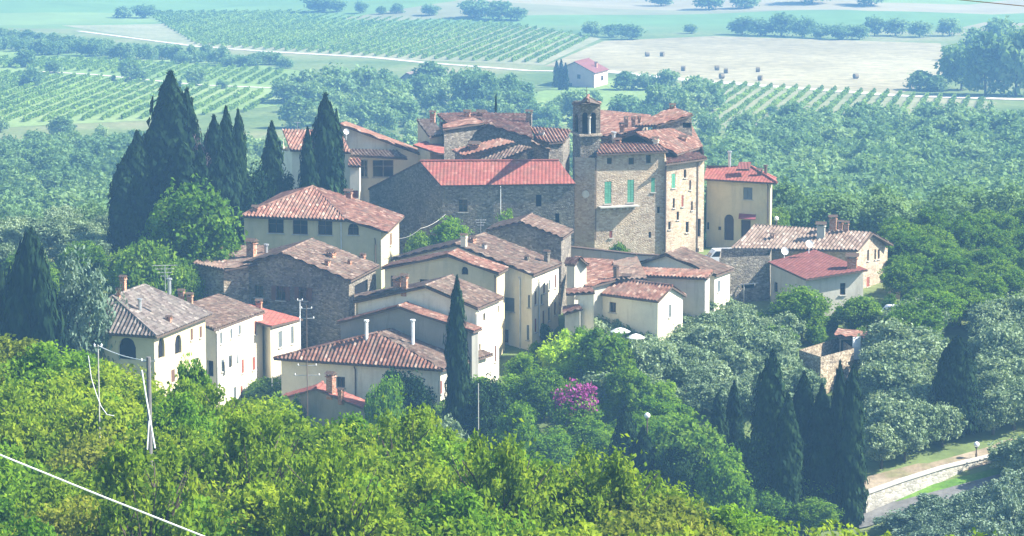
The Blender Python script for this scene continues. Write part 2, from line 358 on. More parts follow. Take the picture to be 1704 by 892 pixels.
def sheet(name, m, pts, lift=0.02, zflat=-66.0):
    """field sheet lying flat on the level valley floor"""
    mb = MB(); mb.poly([Q(x, y, zflat + lift) for x, y in pts]); return struct(mb, name, m)
def strip(name, m, line, width, lift=0.06, far=True):
    """road or track following the ground along a pixel line"""
    pts = []
    for (a, b_) in zip(line[:-1], line[1:]):
        for k in range(8):
            t = k / 8; pts.append((a[0] + (b_[0] - a[0]) * t, a[1] + (b_[1] - a[1]) * t))
    pts.append(line[-1])
    w = [Q(x, y, -66.0) if far else G(x, y, 225) for x, y in pts]
    L = []; Rr = []
    for i, p in enumerate(w):
        d = (w[min(i + 1, len(w) - 1)] - w[max(i - 1, 0)]); d.z = 0; d.normalize(); n = Vector((-d.y, d.x, 0))
        for arr, s in ((L, 1), (Rr, -1)):
            q = p + n * s * width / 2; q.z = (ground(q.x, q.y) if not far else -66.0) + lift; arr.append(q)
    mb = MB()
    for i in range(len(w) - 1): mb.poly([Rr[i], Rr[i + 1], L[i + 1], L[i]])
    return struct(mb, name, m)
sheet('hay_field', M['hay'], [(905, 110), (1005, 68), (1190, 60), (1565, 72), (1580, 128), (1490, 158), (1140, 134), (1010, 117)], 0.03)
sheet('vineyard_ground', M['vground'], [(1150, 138), (1500, 158), (1660, 170), (1600, 232), (1400, 236), (1130, 212), (1105, 160)], 0.04)
sheet('vineyard_ground', M['vground'], [(50, 34), (250, 20), (560, 18), (830, 36), (1000, 64), (905, 108), (690, 100), (330, 78), (120, 45)], 0.05)
sheet('vineyard_ground', M['meadow'], [(-60, 78), (160, 90), (430, 108), (500, 118), (470, 175), (250, 200), (-60, 215)], 0.06)
sheet('meadow', M['meadow'], [(1000, 128), (1120, 140), (1110, 195), (900, 210), (780, 180)], 0.07)
sheet('pasture', M['tan'], [(1240, 205), (1400, 212), (1395, 240), (1250, 232)], 0.09)
sheet('pasture', M['tan'], [(1480, 205), (1640, 205), (1600, 250), (1500, 250)], 0.10)
sheet('pasture', M['tan'], [(-40, 22), (240, 18), (60, 34), (-40, 36)], 0.11)
strip('track', M['track'], [(440, 86), (620, 96), (700, 104), (880, 118), (1000, 120)], 3.5, 0.13)
strip('road', M['track'], [(1000, 118), (1145, 134), (1500, 160), (1704, 166), (1800, 170)], 6, 0.15)
strip('track', M['track'], [(130, 52), (330, 78), (440, 86)], 2.5, 0.14)
strip('track', M['track'], [(40, 118), (160, 125), (330, 142), (480, 148)], 2, 0.16)
strip('track', M['track'], [(1170, 243), (1300, 240), (1460, 240)], 3, 0.18)

# ------------------------------------------------------------------ roofs, walls, houses
def plane_of(p):
    n = (p[1] - p[0]).cross(p[2] - p[0]).normalized()
    if n.z < 0: n = -n
    return n, p[0]
def zplane(n, o, x, y): return o.z - (n.x * (x - o.x) + n.y * (y - o.y)) / n.z
def inside2(poly, x, y):
    c = False; j = len(poly) - 1
    for i in range(len(poly)):
        a, b_ = poly[i], poly[j]
        if (a.y > y) != (b_.y > y) and x < (b_.x - a.x) * (y - a.y) / (b_.y - a.y) + a.x: c = not c
        j = i
    return c
TH = 0.16
def add_roof(polys, name, m, parent, period=0.40, amp=0.08):
    mb = MB(); edges = {}
    if m in (M['t_red'], M['t_dark']): amp = .018
    for poly in polys:
        n, o = plane_of(poly)
        s = Vector((0, 0, 1)).cross(n)
        if s.length < 0.03: s = (poly[1] - poly[0])
        s.normalize(); t = n.cross(s).normalized()
        if t.z < 0: t = -t
        pts = [((p - o).dot(s), (p - o).dot(t)) for p in poly]
        area = sum(pts[i][0] * pts[(i + 1) % len(pts)][1] - pts[(i + 1) % len(pts)][0] * pts[i][1] for i in range(len(pts)))
        top = poly if (poly[1] - poly[0]).cross(poly[2] - poly[1]).z > 0 else poly[::-1]
        bot = [p - Vector((0, 0, TH)) for p in top]
        mb.poly(bot[::-1], None, 1)
        for i in range(len(top)):
            j = (i + 1) % len(top); mb.poly([bot[i], bot[j], top[j], top[i]], None, 1)
        mb.poly(top, None, 1)
        smin, smax = min(a for a, _ in pts), max(a for a, _ in pts)
        ns = max(4, int(round((smax - smin) / period)) * 4)
        uoff = random.randint(0, 500)
        def trange(x):
            ts = []
            for i in range(len(pts)):
                (a, ta), (b_, tb) = pts[i], pts[(i + 1) % len(pts)]
                if (a - x) * (b_ - x) <= 0 and abs(a - b_) > 1e-9: ts.append(ta + (tb - ta) * (x - a) / (b_ - a))
            return (min(ts), max(ts)) if len(ts) > 1 else None
        prev = None
        for k in range(ns + 1):
            x = smin + (smax - smin) * min(max(k / ns, 1e-4), 1 - 1e-4)
            tr_ = trange(x)
            if tr_ is None: prev = None; continue
            off = 0.03 + amp * (1 + math.cos(2 * math.pi * k / 4 + 0.0)) * 1.0
            a = o + s * x + t * tr_[0] + n * off; b_ = o + s * x + t * tr_[1] + n * off
            u = k / 4 + uoff
            cur = (a, b_, u, tr_[0] / .42 + uoff, tr_[1] / .42 + uoff)
            if prev:
                u0 = prev[2] + 0.5 + 1e-3; u1 = u + 0.5 - 1e-3
                q = [prev[0], cur[0], cur[1], prev[1]]; uvq = [(u0, prev[3]), (u1, cur[3]), (u1, cur[4]), (u0, prev[4])]
                if (q[1] - q[0]).cross(q[3] - q[0]).z < 0: q = q[::-1]; uvq = uvq[::-1]
                mb.poly(q, uvq, 0)
            prev = cur
        for i in range(len(poly)):
            a, b_ = poly[i], poly[(i + 1) % len(poly)]
            ka = tuple(round(c, 2) for c in a); kb = tuple(round(c, 2) for c in b_)
            edges.setdefault(tuple(sorted((ka, kb))), []).append((a, b_))
    for k, e in edges.items():
        if len(e) == 2:
            a, b_ = e[0]; L = (b_ - a).length; nn = max(2, int(L / .45)); up = Vector((0, 0, 0.10))
            for i in range(nn):
                p0 = a.lerp(b_, i / nn) + up; p1 = a.lerp(b_, (i + 1.05) / nn) + up
                nb = len(mb.f); mb.tube([p0, p1], .15, 6, 0, .12)
                uu = random.random() * 99
                for q in range(nb, len(mb.f)): mb.uv[q] = [(uu, uu + .5)] * len(mb.f[q])
    ob = mb.build(name, [m, M['wood']], parent)
    return ob

class House:
    def __init__(s, name, label, cat, wall, roofm, zeave, group=None):
        s.name, s.label, s.cat, s.wm, s.rm, s.ze, s.group = name, label, cat, wall, roofm, zeave, group
        s.polys = []; s.extra = []; s.foot = None; s.open = []; s.zb = None
    def topz(s, x, y):
        best = None
        for p, (n, o) in zip(s.allp, s.pl):
            if inside2(p, x, y):
                z = zplane(n, o, x, y) - TH + 0.03
                best = z if best is None else max(best, z)
        return best
    def finish(s):
        s.allp = s.polys + [p for e in s.extra for p in e[0]]
        s.pl = [plane_of(p) for p in s.allp]
        f = s.foot
        if sum(f[i].x * f[(i + 1) % len(f)].y - f[(i + 1) % len(f)].x * f[i].y for i in range(len(f))) < 0: f = f[::-1]; s.foot = f
        cx = sum(p.x for p in f) / len(f); cy = sum(p.y for p in f) / len(f)
        zb = min(ground(p.x, p.y) for p in f) - 0.4 if s.zb is None else s.zb
        s.zbase = zb
        s.root = empty(s.name, (cx, cy, zb), s.label, s.cat, s.group)
        # openings: resolve pixels to wall coordinates
        walls = [(f[i], f[(i + 1) % len(f)]) for i in range(len(f))]
        per = {}
        for op in s.open:
            x0, y0, x1, y1 = op[:4]; xc, yc = (x0 + x1) / 2, (y0 + y1) / 2; best = None
            for wi, (a, b_) in enumerate(walls):
                d = (b_ - a); d.z = 0; L = d.length; d = d / L; n = Vector((d.y, -d.x, 0))
                if n.dot(ray(xc, yc)) >= 0: continue
                def hit(px, py):
                    r = ray(px, py); t = n.dot(a) / n.dot(r); return r * t
                h = hit(xc, yc); sc_ = (h - a).dot(d)
                if -0.05 < sc_ < L + 0.05 and (best is None or h.y < best[0]):
                    sa, sb = (hit(x0, yc) - a).dot(d), (hit(x1, yc) - a).dot(d)
                    if sa > sb: sa, sb = sb, sa
                    best = (h.y, wi, max(sa, .08), min(sb, L - .08), hit(xc, y1).z, hit(xc, y0).z)
            if best is None: print('OPENING OFF WALL', s.name, op); continue
            _, wi, sa, sb, z0, z1 = best
            if sb - sa < .25: m_ = (sa + sb) / 2; sa, sb = m_ - .15, m_ + .15
            per.setdefault(wi, []).append((sa, sb, z0, z1, op[4] if len(op) > 4 else {}))
        wmb = MB()
        for wi, (a, b_) in enumerate(walls):
            a = Vector((a.x, a.y, 0)); b2 = Vector((b_.x, b_.y, 0)); d = (b2 - a); L = d.length; d /= L; n = Vector((d.y, -d.x, 0))
            ops = per.get(wi, [])
            S = set(list(np.linspace(0, L, max(2, int(L / .35) + 1))))
            for o in ops:
                S |= {o[0], o[1]}
                if o[4].get('arch'): S |= set(np.linspace(o[0], o[1], 9))
            S = sorted(S); SS = [S[0]]
            for q in S[1:]:
                if q - SS[-1] > 1e-3: SS.append(q)
            def tz(q):
                q = min(max(q, .05), L - .05); p = a + d * q - n * .02
                z = s.topz(p.x, p.y); return s.ze if z is None else z
            def top_of(o, q):
                if not o[4].get('arch'): return o[3]
                r = (o[1] - o[0]) / 2; k = min(1, abs(q - (o[0] + r)) / r); return o[3] - r * 0.95 * (1 - math.sqrt(max(0, 1 - k * k)))
            for q0, q1 in zip(SS[:-1], SS[1:]):
                qm = (q0 + q1) / 2; here = sorted([o for o in ops if o[0] < qm < o[1]], key=lambda o: o[2])
                lo = (zb, zb)
                segs = []
                for o in here:
                    segs.append((lo, (o[2], o[2]))); lo = (top_of(o, q0), top_of(o, q1))
                    A, B_ = a + d * q0, a + d * q1; I = -n * .22
                    if not o[4].get('proud'):
                        p = [A + Vector((0, 0, lo[0])), B_ + Vector((0, 0, lo[1]))]
                        wmb.poly([p[0], p[1], p[1] + I, p[0] + I])
                        p = [A + Vector((0, 0, o[2])), B_ + Vector((0, 0, o[2]))]; wmb.poly([p[0], p[0] + I, p[1] + I, p[1]])
                segs.append((lo, (tz(q0), tz(q1))))
                for (l0, l1), (h0, h1) in segs:
                    if h0 - l0 < 1e-3 and h1 - l1 < 1e-3: continue
                    A, B_ = a + d * q0, a + d * q1
                    wmb.poly([A + Vector((0, 0, l0)), B_ + Vector((0, 0, l1)), B_ + Vector((0, 0, max(h1, l1))), A + Vector((0, 0, max(h0, l0)))])
            for o in ops:
                I = -n * .22
                for q, flip in ((o[0], 0), (o[1], 1)):
                    zt = top_of(o, q); A = a + d * q; p = [A + Vector((0, 0, o[2])), A + Vector((0, 0, zt)), A + Vector((0, 0, zt)) + I, A + Vector((0, 0, o[2])) + I]
                    wmb.poly(p if not flip else p[::-1])
                s.window(a, d, n, o)
        s.wall = wmb.build('wall', s.wm, s.root)
        s.roof = add_roof(s.polys, 'roof', s.rm, s.root) if s.polys else None
        for e in s.extra:
            r = add_roof(e[0], e[1], e[2], s.root)
        return s
    def window(s, a, d, n, o):
        sa, sb, z0, z1, kw = o; w, h = sb - sa, z1 - z0; k = kw.get('k', 'window')
        yaw = math.atan2(d.y, d.x); c = a + d * (sa + sb) / 2
        def slab(mb, s0, s1, zz0, zz1, off0, off1, mi=0):
            lo = [a + d * s0 + n * off0, a + d * s1 + n * off0, a + d * s1 + n * off1, a + d * s0 + n * off1]
            mb.prism([p + Vector((0, 0, zz0)) for p in lo][::-1], [p + Vector((0, 0, zz1)) for p in lo][::-1], mi)
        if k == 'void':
            mb = MB(); slab(mb, sa - .02, sb + .02, z0 - .02, z1 + .02, -.30, -.215); mb.build('window', M['void'], s.root); return  # black panel closes the opening in place of unlit space
        if k in ('door', 'doorred', 'garage'):
            mb = MB(); slab(mb, sa - .02, sb + .02, z0 - .02, z1 + .02, -.27, -.20)
            for i in range(5): slab(mb, sa + w * (i + .1) / 5, sa + w * (i + .9) / 5, z0, z1, -.2, -.18)
            mb.build('door', M['doorred' if k == 'doorred' else 'door'], s.root); return
        fm = M[kw.get('fm', 'frame')]; t = min(.07, w * .12)
        mb = MB()
        slab(mb, sa, sa + t, z0, z1, -.20, -.14); slab(mb, sb - t, sb, z0, z1, -.20, -.14)
        slab(mb, sa + t, sb - t, z0, z0 + t, -.20, -.14); slab(mb, sa + t, sb - t, z1 - t, z1, -.20, -.14)
        if w > .7: slab(mb, (sa + sb) / 2 - t * .5, (sa + sb) / 2 + t * .5, z0 + t, z1 - t, -.195, -.145)
        if h > 1.1: slab(mb, sa + t, sb - t, z0 + h * .62, z0 + h * .62 + t * .7, -.193, -.15)
        win = mb.build('window', fm, s.root)
        mb = MB(); slab(mb, sa - .02, sb + .02, z0 - .02, z1 + .02, -.26, -.205); mb.build('pane', M['glass'], win)
        if h > .8 or kw.get('sill'):
            mb = MB(); slab(mb, sa - .1, sb + .1, z0 - .1, z0 - .005, -.02, .12); mb.build('sill', M['sill'], win)
        sh = kw.get('sh')
        if sh:
            hw = w / 2
            for (q0, q1) in ((sa - hw - .03, sa - .03), (sb + .03, sb + hw + .03)):
                mb = MB(); slab(mb, q0, q1, z0, z1, .02, .07)
                nn = 8
                for i in range(nn): slab(mb, q0 + .05, q1 - .05, z0 + h * (i + .15) / nn, z0 + h * (i + .7) / nn, .07, .09)
                mb.build('shutter', M[sh], win)
        cl = kw.get('closed')
        if cl:
            for (q0, q1) in ((sa + .01, sa + w / 2 - .01), (sa + w / 2 + .01, sb - .01)):
                mb = MB(); slab(mb, q0, q1, z0 + .02, z1 - .02, -.1, -.04); nn = 9
                for i in range(nn): slab(mb, q0 + .04, q1 - .04, z0 + h * (i + .15) / nn, z0 + h * (i + .7) / nn, -.04, -.02)
                mb.build('shutter', M[cl], win)
    def roof_hit(s, px, py):
        best = None; r = ray(px, py)
        for p, (n, o) in zip(s.allp, s.pl):
            dn = n.dot(r)
            if abs(dn) < 1e-9: continue
            h = r * (n.dot(o) / dn)
            if inside2(p, h.x, h.y) and (best is None or h.y < best.y): best = h
        return best
    def chimney(s, px, py0, py1, w=11, kind='box', m='brick'):
        """px centre, py0 top, py1 foot on the roof"""
        h = s.roof_hit(px, py1)
        if h is None:
            h = P(px, py1, s.foot[0].y + 2, False)
            print('CHIMNEY OFF ROOF', s.name, px, py1)
        k = ppm(h.y); hh = (py1 - py0) / k; ww = max(.3, w / k)
        mb = MB(); yw = s.yaw
        if kind == 'pipe':
            mb.tube([h - Vector((0, 0, .3)), h + Vector((0, 0, hh))], ww / 2, 8); mb.tube([h + Vector((0, 0, hh + .05)), h + Vector((0, 0, hh + .2))], ww * .8, 8)
            mb.build('flue', M['metal' if m == 'brick' else m], s.roof); return
        body = max(hh - .45, .25)
        mb.box(h - Vector((0, 0, .5)), ww, ww * .8, body + .5, yw, 0)
        mb.box(h + Vector((0, 0, body + .003)), ww * 1.25, ww * 1.05, .08, yw, 0)
        for sx in (-1, 1):
            for sy in (-1, 1):
                c = h + Vector((0, 0, body + .086)) + Vector((math.cos(yw), math.sin(yw), 0)) * sx * ww * .42 + Vector((-math.sin(yw), math.cos(yw), 0)) * sy * ww * .34
                mb.box(c, .12, .12, .2, yw, 0)
        e = h + Vector((0, 0, body + .29)); u = Vector((math.cos(yw), math.sin(yw), 0)); v = Vector((-u.y, u.x, 0))
        a = [e + u * i * ww * .7 + v * j * ww * .6 for i, j in ((-1, -1), (1, -1), (1, 1), (-1, 1))]
        r0, r1 = e - u * ww * .7 + Vector((0, 0, ww * .35)), e + u * ww * .7 + Vector((0, 0, ww * .35))
        mb.poly([a[0], a[1], r1, r0], None, 1); mb.poly([a[2], a[3], r0, r1], None, 1); mb.poly([a[3], a[0], r0], None, 1); mb.poly([a[1], a[2], r1], None, 1); mb.poly(a[::-1], None, 1)
        mb.build('chimney', [M[m], M['t_brown']], s.roof)
    def antenna(s, px, py0, py1, arms=3, span=1.3):
        h = s.roof_hit(px, py1)
        if h is None: h = P(px, py1, s.foot[0].y + 1, False)
        hh = (py1 - py0) / ppm(h.y); mb = MB(); mb.tube([h - Vector((0, 0, .3)), h + Vector((0, 0, hh))], .035, 5)
        for i in range(arms):
            z = hh * (1 - .16 * i) - .05; l = span * (1 - .2 * i) / 2; mb.tube([h + Vector((-l, -l * .15, z)), h + Vector((l, l * .15, z))], .02, 4)
            for q in range(-2, 3): mb.tube([h + Vector((l * q / 2.5, -.3, z + .02)), h + Vector((l * q / 2.5, .3, z + .02))], .012, 3)
        mb.build('antenna', M['metal'], s.roof)
    def dish(s, px, py, r=.5):
        h = s.roof_hit(px, py + 6)
        if h is None: h = P(px, py + 6, s.foot[0].y + 1, False)
        mb = MB(); c = h + Vector((0, 0, .75)); mb.tube([h - Vector((0, 0, .2)), c], .04, 6)
        ax = Vector((.35, -.85, .35)).normalized(); u = ax.cross(Vector((0, 0, 1))).normalized(); v = ax.cross(u)
        rings = [[c + ax * (.16 * (q / 4) ** 2) + (u * math.cos(t) + v * math.sin(t)) * r * q / 4 for t in np.linspace(0, 2 * math.pi, 15)[:-1]] for q in range(5)]
        for i in range(4):
            for k in range(14): mb.poly([rings[i][k], rings[i][(k + 1) % 14], rings[i + 1][(k + 1) % 14], rings[i + 1][k]])
        mb.tube([c, c + ax * .5], .02, 4); mb.build('satellite_dish', M['whitep'], s.roof)
    def downpipe(s, px, py0, py1, m='pipe', r=.07):
        for op in (0,):
            best = None
            f = s.foot
            for i in range(len(f)):
                a, b_ = f[i], f[(i + 1) % len(f)]; d = (b_ - a); d.z = 0; L = d.length; d /= L; n = Vector((d.y, -d.x, 0)); rr = ray(px, (py0 + py1) / 2)
                if n.dot(rr) >= 0: continue
                h = rr * (n.dot(Vector((a.x, a.y, 0))) / n.dot(rr)); q = (h - a).dot(d)
                if -.5 < q < L + .5 and (best is None or h.y < best[0]): best = (h.y, a + d * min(max(q, .1), L - .1) + n * .09, n)
            if best:
                _, p, n = best; p = Vector((p.x, p.y, 0)); z1 = P(px, py0, p.y, False).z; z0 = P(px, py1, p.y, False).z
                mb = MB(); mb.tube([p + n * .25 + Vector((0, 0, z1 + .15)), p + Vector((0, 0, z1 - .15)), p + Vector((0, 0, z0))], r, 6); mb.build('downpipe', M[m], s.root)

def rect(A, B, C, YB):
    b_ = P(*B, YB); z = b_.z; a = Q(*A, z); c = Q(*C, z)
    return a, b_, c, a + c - b_
def inset(a, b_, c, d, ov):
    u = (b_ - a); Lu = u.length; u /= Lu; v = (c - b_); Lv = v.length; v /= Lv
    return [a + u * ov + v * ov, b_ - u * ov + v * ov, c - u * ov - v * ov, d + u * ov - v * ov]
def solve_apex(base0, base1, px, py):
    """point base0..base1 + height h that projects to (px,py)"""
    u, h = 0.5, 1.5
    for _ in range(40):
        p = base0.lerp(base1, u) + Vector((0, 0, h)); x, y = proj(p)
        p2 = base0.lerp(base1, u + .01) + Vector((0, 0, h)); x2, _ = proj(p2)
        u += (px - x) / ((x2 - x) / .01); k = F / p.y
        h += (y - py) / k
    return u, h
def basic(name, label, wall, roofm, A, B, C, YB, typ, apex=None, h=None, ov=0.4, r=(.35, .65), cat='house', group=None, opens=(), walls=None, zb=None):
    a, b_, c, d = rect(A, B, C, YB)
    W_, D_ = (b_ - a).length, (c - b_).length
    H = House(name, label, cat, M[wall], M[roofm], b_.z - TH, group)
    H.yaw = math.atan2((b_ - a).y, (b_ - a).x); hz_ = Vector((0, 0, 1))
    if typ == 'gable_v':      # ridge runs away from the front
        if apex: u, h = solve_apex(a, b_, *apex)
        else: u = .5
        r0 = a.lerp(b_, u) + hz_ * h; r1 = d.lerp(c, u) + hz_ * h
        H.polys = [[b_, c, r1, r0], [d, a, r0, r1]]
    elif typ == 'gable_u':    # ridge along the front, gable seen at right
        if apex: v, h = solve_apex(b_, c, *apex)
        else: v = .5
        r0 = a.lerp(d, v) + hz_ * h; r1 = b_.lerp(c, v) + hz_ * h
        u = v; H.polys = [[a, b_, r1, r0], [c, d, r0, r1]]
    elif typ == 'hip_v':
        m0, m1 = a.lerp(d, r[0]), b_.lerp(c, r[0]); u, h = solve_apex(m0, m1, *apex)
        r0 = m0.lerp(m1, u) + hz_ * h; r1 = a.lerp(d, r[1]).lerp(b_.lerp(c, r[1]), u) + hz_ * h
        H.polys = [[a, b_, r0], [b_, c, r1, r0], [c, d, r1], [d, a, r0, r1]]
    elif typ == 'hip_u':
        v = .5; u = 0
        r0 = a.lerp(b_, r[0]).lerp(d.lerp(c, r[0]), v) + hz_ * h; r1 = a.lerp(b_, r[1]).lerp(d.lerp(c, r[1]), v) + hz_ * h
        H.polys = [[a, b_, r1, r0], [b_, c, r1], [c, d, r0, r1], [d, a, r0]]
    print('%-18s %-26s W=%.1f D=%.1f yawU=%.0f yawV=%.0f h=%.2f u=%.2f ridge->%s Y=%.0f..%.0f' % (name, typ, W_, D_, math.degrees(H.yaw), math.degrees(math.atan2((c - b_).y, (c - b_).x)), h, u, tuple(round(q) for q in proj(r1)), b_.y, d.y))
    H.foot = inset(a, b_, c, d, ov); H.open = list(opens); H.zb = zb
    return H
def rpoly(pts):
    """three (px,py,Y) fix the plane, further (px,py) are cast onto it; corners come back in the given order"""
    full = [P(*p) for p in pts if p != 'para' and len(p) == 3][:3]; n, o = plane_of(full)
    return [full[0] + full[2] - full[1] if p == 'para' else (ray(p[0], p[1]) * (n.dot(o) / n.dot(ray(p[0], p[1])))) for p in pts]
def custom(name, label, wall, roofm, foot, polys, ze=None, cat='house', group=None, opens=(), extra=(), yaw=-.2, zb=None):
    f = [P(*p) for p in foot]; pl = [rpoly(p) for p in polys]
    z = ze if ze is not None else (min(p.z for q in pl for p in q) - TH if pl else max(p.z for p in f))
    H = House(name, label, cat, M[wall], M[roofm], z, group); H.foot = [Vector((p.x, p.y, 0)) for p in f]
    H.polys = pl; H.extra = [([rpoly(p) for p in e[0]], e[1], M[e[2]]) for e in extra]; H.open = list(opens); H.yaw = yaw; H.zb = zb
    for p in pl: print('%-18s poly Y: %s z: %s' % (name, [round(q.y, 1) for q in p], [round(q.z, 1) for q in p]))
    return H

# ------------------------------------------------------------------ the village
AR = dict(arch=1)
# arcade house, left front
H = basic('arcade_house', 'cream house with arched openings under a grey hipped roof beside the thick utility pole', 'cream', 't_grey',
          (118, 551), (261, 561), (353, 524), 255, 'hip_v', apex=(187, 495), r=(.24, .80), ov=.5,
          opens=[(197, 562, 226, 598, dict(k='void', arch=1)), (263, 562, 274, 596, dict(k='void', arch=1)), (291, 557, 302, 589, dict(k='void', arch=1)),
                 (317, 547, 321, 566, dict(closed='brownsh')), (332, 543, 336, 562, dict(closed='brownsh')), (322, 596, 327, 618, dict(closed='greysh')), (285, 615, 291, 636, dict(closed='brownsh'))]).finish()
H.chimney(205, 457, 474, 9); H.chimney(233, 500, 520, 5, 'pipe'); H.chimney(281, 524, 537, 8); H.chimney(197, 476, 490, 6)
H.antenna(275, 440, 478, 4, 2.2); H.chimney(282, 466, 484, 6, 'pipe', 'brick')
# long white house
H = custom('long_white_house', 'tall white house with red shutters and washing out, joined to the cream arcade house', 'white', 't_brown',
          [(343, 548, 273.2), (359, 549, 272.2), (437, 524, 282.6), (372, 500, 289.5), (300, 510, 282)],
          [[(356, 549, 271.4), (441, 519, 283.3), (364, 491, 290), (283, 517)]],
          opens=[(366, 553, 370, 572, dict(closed='greysh')), (383, 547, 387, 563, dict(closed='greysh')), (397, 541, 401, 556, dict(closed='greysh')), (423, 534, 427, 556, dict(closed='redsh')),
                 (368, 598, 373, 618, dict(closed='greysh')), (402, 598, 406, 621, dict(closed='redsh')), (420, 594, 425, 616, dict(closed='redsh')),
                 (389, 644, 393, 672, dict(closed='greysh')), (400, 642, 404, 668, dict(closed='redsh')), (343, 600, 355, 626, dict(k='void'))]).finish()
H.chimney(302, 480, 500, 9); H.chimney(316, 486, 500, 9); H.downpipe(357, 552, 660, 'gutw')
# washing
for (x, y0, y1, w, mm, lb) in ((381, 592, 612, 5, 'greysh', 'grey sheet hanging on the white wall beside the window'), (394, 588, 606, 5, 'cloth', 'pale cloth hanging from the upper window of the white house')):
    p0 = P(x, y0, 273.5); k = ppm(270); mb = MB()
    d = Vector((.55, .83, 0)); n = Vector((.83, -.55, 0)); w_ = w / k * 2.0; hh = (y1 - y0) / k
    g = [[p0 + d * (w_ * i / 6) + n * (.08 * math.sin(i * 1.9) + .1 * j / 4 * math.sin(i)) - Vector((0, 0, hh * j / 4)) for i in range(7)] for j in range(5)]
    for j in range(4):
        for i in range(6):
            mb.poly([g[j][i], g[j][i + 1], g[j + 1][i + 1], g[j + 1][i]]); mb.poly([v - n * .03 for v in (g[j][i], g[j + 1][i], g[j + 1][i + 1], g[j][i + 1])])
    tag(mb.build('laundry', M[mm], None, p0), lb, 'laundry')
# small house with white sunny side and red roof
custom('small_red_roofed_house', 'small house with plain red mono-pitch roof, ochre front and bright white sunny side', 'white', 't_red',
       [(437, 530, 283), (450, 540, 281), (500, 531, 287.2), (470, 525, 293), (400, 530, 291)],
       [[(452, 543, 280.4), (504, 531, 287.6), (362, 493, 291), (312, 505)]], ze=None,
       opens=[(463, 551, 470, 578, dict(closed='greysh')), (484, 543, 489, 572, dict(closed='greysh'))]).finish().chimney(431, 497, 513, 9)
YOFF = 13.0
# villa with hipped terracotta roof
H = custom('hipped_villa', 'large cream villa with bright terracotta hipped roof, behind the grey stone gabled house', 'cream', 't_terra',
       [(406, 366, 300), (634, 392, 296.5), (664, 372, 305), (560, 345, 312), (420, 345, 311)],
       [[(400, 360, 299.5), (575, 367, 297), (521, 311, 306)], [(400, 360, 299.5), (521, 311, 306), (470, 322, 312)],
        [(575, 366, 297), (646, 387, 296), (673, 360, 305.5), (575, 327, 306)], [(575, 366, 297), (575, 327, 306), (521, 311, 306)]],
       opens=[(446, 364, 472, 388, dict(fm='frame')), (487, 366, 512, 390, dict(fm='frame')), (529, 367, 553, 391, dict(fm='frame')), (579, 372, 597, 391, dict(arch=1)), (649, 388, 652, 408, dict(closed='brownsh')), (565, 420, 572, 437, {})]).finish()
H.chimney(580, 315, 331, 11); H.chimney(425, 342, 352, 9); H.downpipe(568, 368, 430, 'gutw', .06); H.downpipe(625, 398, 440)
YOFF = 0.0
# stone gabled house
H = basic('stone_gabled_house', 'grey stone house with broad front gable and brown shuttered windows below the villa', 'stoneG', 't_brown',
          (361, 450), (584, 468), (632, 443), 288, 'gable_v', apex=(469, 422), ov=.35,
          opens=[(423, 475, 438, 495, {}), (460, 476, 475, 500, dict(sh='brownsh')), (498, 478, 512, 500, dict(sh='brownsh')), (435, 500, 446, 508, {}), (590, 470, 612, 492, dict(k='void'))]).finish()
H.chimney(419, 398, 432, 14); H.chimney(551, 416, 430, 12); H.chimney(545, 431, 444, 7); H.chimney(582, 433, 442, 5); H.chimney(604, 420, 432, 7); H.chimney(443, 409, 424, 6, 'pipe')
YOFF = 6.0
# low stone wing left of it
custom('low_stone_outhouse', 'low rubble stone outhouse with patched brown roof beside the big walnut trees', 'stoneB', 't_brown',
       [(326, 440, 290), (372, 447, 287), (441, 436, 289), (440, 420, 298), (345, 422, 298)],
       [[(321, 439, 289.5), (374, 449, 286.5), (385, 411, 296), (344, 413)], [(374, 449, 286.5), (444, 437, 288), (440, 410, 297), (385, 411)]]).finish().chimney(365, 410, 424, 9)
YOFF = 0.0
# hipped house in front
LH = basic('low_hipped_house', 'low wide house with terracotta tiled hipped roof in front, by the tall cypress', 'pale', 't_terra',
          (455, 597), (737, 616), (821, 590), 266, 'hip_v', apex=(628, 555), r=(.30, .74), ov=.5,
          opens=[(560, 627, 574, 645, dict(fm='frame')), (731, 634, 735, 656, dict(closed='redsh')), (760, 620, 764, 640, dict(closed='brownsh'))])
H = LH; H.wm = M['white']; H.extra = [([H.polys.pop(1)], 'side_roof', M['t_brown'])]; H.finish()
H.chimney(610, 535, 566, 5, 'pipe', 'whitep'); H.chimney(687, 534, 575, 5, 'pipe', 'whitep'); H.dish(693, 541, .22)
H.downpipe(592, 612, 660)
# house behind, gable front with white side
H = basic('white_sided_house', 'two storey house with grey gable front and blank white sunny side behind the tall cypress', 'pale', 't_brown',
          (588, 503), (795, 514), (838, 496), 273, 'gable_v', apex=(708, 477), ov=.35,
          opens=[(804, 521, 808, 534, {}), (829, 508, 832, 520, {}), (797, 572, 800, 582, {}), (823, 575, 826, 602, dict(closed='brownsh'))])
H.wm = M['white']; H.finish(); H.downpipe(789, 520, 590, 'gutw')
H.chimney(706, 500, 540, 4, 'pipe', 'whitep'); H.chimney(662, 460, 486, 12); H.chimney(673, 455, 484, 10)
basic('low_gabled_annex', 'low grey gabled annex with a narrow strip of red tiles behind the low hipped house', 'greywall', 't_terra',
      (560, 537), (788, 553), (803, 547), 270, 'gable_v', apex=(663, 511), ov=.3, opens=[]).finish()
# flat balcony strip building between stone house and H6 : ochre wall with pipe railing
custom('ochre_terrace_wall', 'ochre garden terrace wall capped with tiles right of the stone gabled house', 'ochre', 't_brown',
       [(592, 497, 277.5), (668, 484, 276), (668, 480, 277), (592, 492, 278.5)], [[(590, 496, 277.2), (670, 481, 275.7), (670, 477, 277.5), (590, 492)]], cat='wall').finish()
